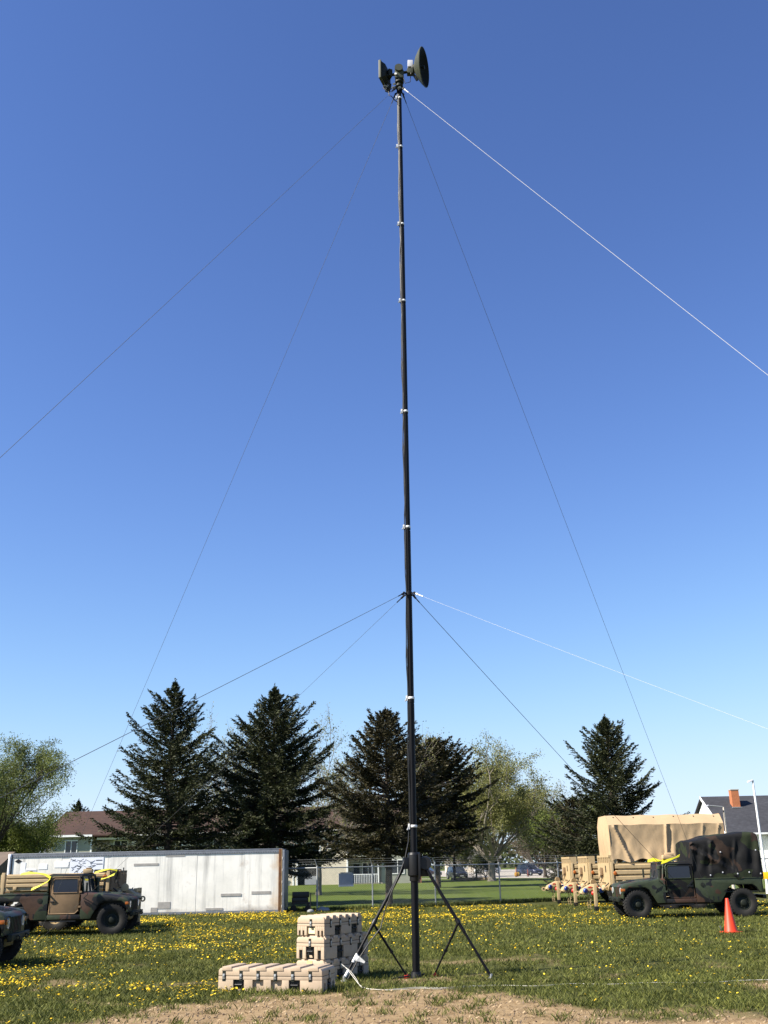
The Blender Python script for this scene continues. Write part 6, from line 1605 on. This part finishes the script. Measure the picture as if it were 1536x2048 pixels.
spruce('tall spruce with loose lower branches, leftmost of the row', (-11.9, 56), 11.75, 5.9, 1.5, 101, MT['needle'], 1.75, 0.86, gaps=0.22, size=0.92, rmax=4.3)
spruce('dense dark spruce, second from the left, behind the trailer end', (-6.55, 58), 11.7, 6.3, 2.2, 102, MT['needle'], 2.2, 0.90, size=0.95, rmax=3.8)
spruce('brown-tinged spruce with a bare lower trunk just left of the mast', (-0.15, 54), 9.65, 5.2, 2.4, 103, MT['needleb'], 2.2, 0.74, size=0.92, rmax=3.5)
spruce('spruce half hidden behind the mast, right of the brown-tinged one', (4.0, 92), 12.6, 7.6, 3.5, 104, MT['needleb'], 1.0, 0.72, size=1.7, rmax=4.3)
spruce('narrow spruce trunk standing in the shade by the dark car', (7.75, 131), 9.0, 4.2, 4.6, 105, MT['needle'], 0.7, 0.7, size=1.7)
spruce('irregular dark spruce behind the row of tan trailers', (13.25, 62), 10.1, 6.0, 0.4, 106, MT['needle'], 2.0, 0.80, gaps=0.30, size=0.95, rmax=3.6)
spruce('lower spruce tucked behind the irregular one, left of the canvas', (12.3, 70), 5.8, 3.7, 0.3, 107, MT['needleb'], 0.9, 0.55, size=1.1)
spruce('small spruce tip showing above the red-brown roof', (-42.0, 140), 10.9, 4.0, 3.0, 108, MT['needle'], 0.8, 0.85, size=1.6)

broadleaf('bare-branched maple with sparse new leaves right of the mast', (11.3, 120), 16.4, 1.0, 231, MT['leafy'], MT['palebark'], 2.2, 11, 5, 72000, 0.10, 0.58, fill=0.34, r0=0.42)
broadleaf('leaning tree with fresh leaves at the left edge', (-31.7, 80), 12.4, 1.05, 202, MT['leafw'], MT['bark'], 3.2, 9, 5, 60000, 0.070, 0.45, lean=(0.30, 0.0), droop=0.7, fill=0.22, r0=0.22)
broadleaf('low green tree between the leaning tree and the long house', (-31.4, 88), 6.8, 0.8, 203, MT['leafg'], MT['bark'], 1.4, 8, 4, 26000, 0.075, 0.4, fill=0.30)
broadleaf('bushy green tree at the far left behind the grey shed', (-35.0, 95), 8.6, 1.2, 204, MT['leafg'], MT['bark'], 1.4, 8, 4, 26000, 0.085, 0.35, fill=0.34)
broadleaf('thin budding tree showing between the two left spruces', (-10.7, 78), 13.9, 1.15, 205, MT['leafy'], MT['palebark'], 2.5, 10, 5, 12000, 0.070, 0.66, fill=0.14, r0=0.2)
broadleaf('thin budding tree behind the right side of the dense spruce', (-5.2, 76), 12.8, 1.35, 206, MT['leafy'], MT['palebark'], 2.2, 10, 5, 12000, 0.070, 0.58, fill=0.14, r0=0.2)
broadleaf('silver-leaved upright tree right of the maple', (20.2, 140), 11.4, 0.65, 207, MT['leafd'], MT['bark'], 1.0, 8, 4, 22000, 0.10, 0.75, fill=0.32)
broadleaf('leafless grey tree beyond the silver-leaved one', (26.0, 165), 15.0, 0.9, 208, MT['leafy'], MT['palebark'], 2.0, 8, 5, 900, 0.07, 0.7, fill=0.2, r0=0.2)
broadleaf('bright green young tree beside the trailers', (19.6, 108), 8.6, 0.8, 209, MT['leafg'], MT['bark'], 1.0, 7, 4, 14000, 0.10, 0.6, fill=0.34)
broadleaf('small spreading tree with yellow-green leaves by the raised bed', (10.6, 133), 6.4, 1.4, 210, MT['leafg'], MT['palebark'], 1.5, 7, 4, 7000, 0.085, 0.2, fill=0.28)
broadleaf('brown leafless thicket tree left of the pale lot', (25.4, 185), 9.5, 1.3, 211, plain('brown_twigs', (0.085, 0.065, 0.042), 0.9), MT['palebark'], 1.0, 8, 4, 14000, 0.10, 0.4, fill=0.4)
broadleaf('dark shrub tree in the gap beside the second spruce row', (10.2, 160), 9.0, 1.2, 212, MT['leafd'], MT['bark'], 1.0, 8, 4, 16000, 0.12, 0.4, fill=0.45)
broadleaf('clipped bush standing against the maple trunk', (11.3, 128), 3.0, 1.1, 213, MT['leafd'], MT['bark'], 0.4, 7, 3, 7000, 0.075, 0.5, kinds='bush', name='bush', fill=0.25)

# far-off woods at the horizon: one mass
def far_woods():
    rg = np.random.default_rng(77); n = 22000
    x = rg.uniform(-330, 380, n); base = 7.5 + 4.5 * clump(x, x * 0, 0.05, 2.0) + 3.0 * clump(x, x * 0, 0.21, 4.0)
    y = rg.uniform(440, 475, n); z = base * rg.random(n) ** 0.75
    c = np.stack([x, y, z], 1)
    a = unit(rg.normal(0, 1, c.shape)) * rg.uniform(0.7, 1.4, n)[:, None]
    w = unit(np.cross(a, rg.normal(0, 1, c.shape))) * rg.uniform(0.45, 0.9, n)[:, None]
    o = from_mesh('far_woods', diamonds(c, a, w, 'far_woods', MT['leafd']), kind='stuff')
    tag(o, 'distant line of woods along the horizon behind the lot', 'woods')
far_woods()
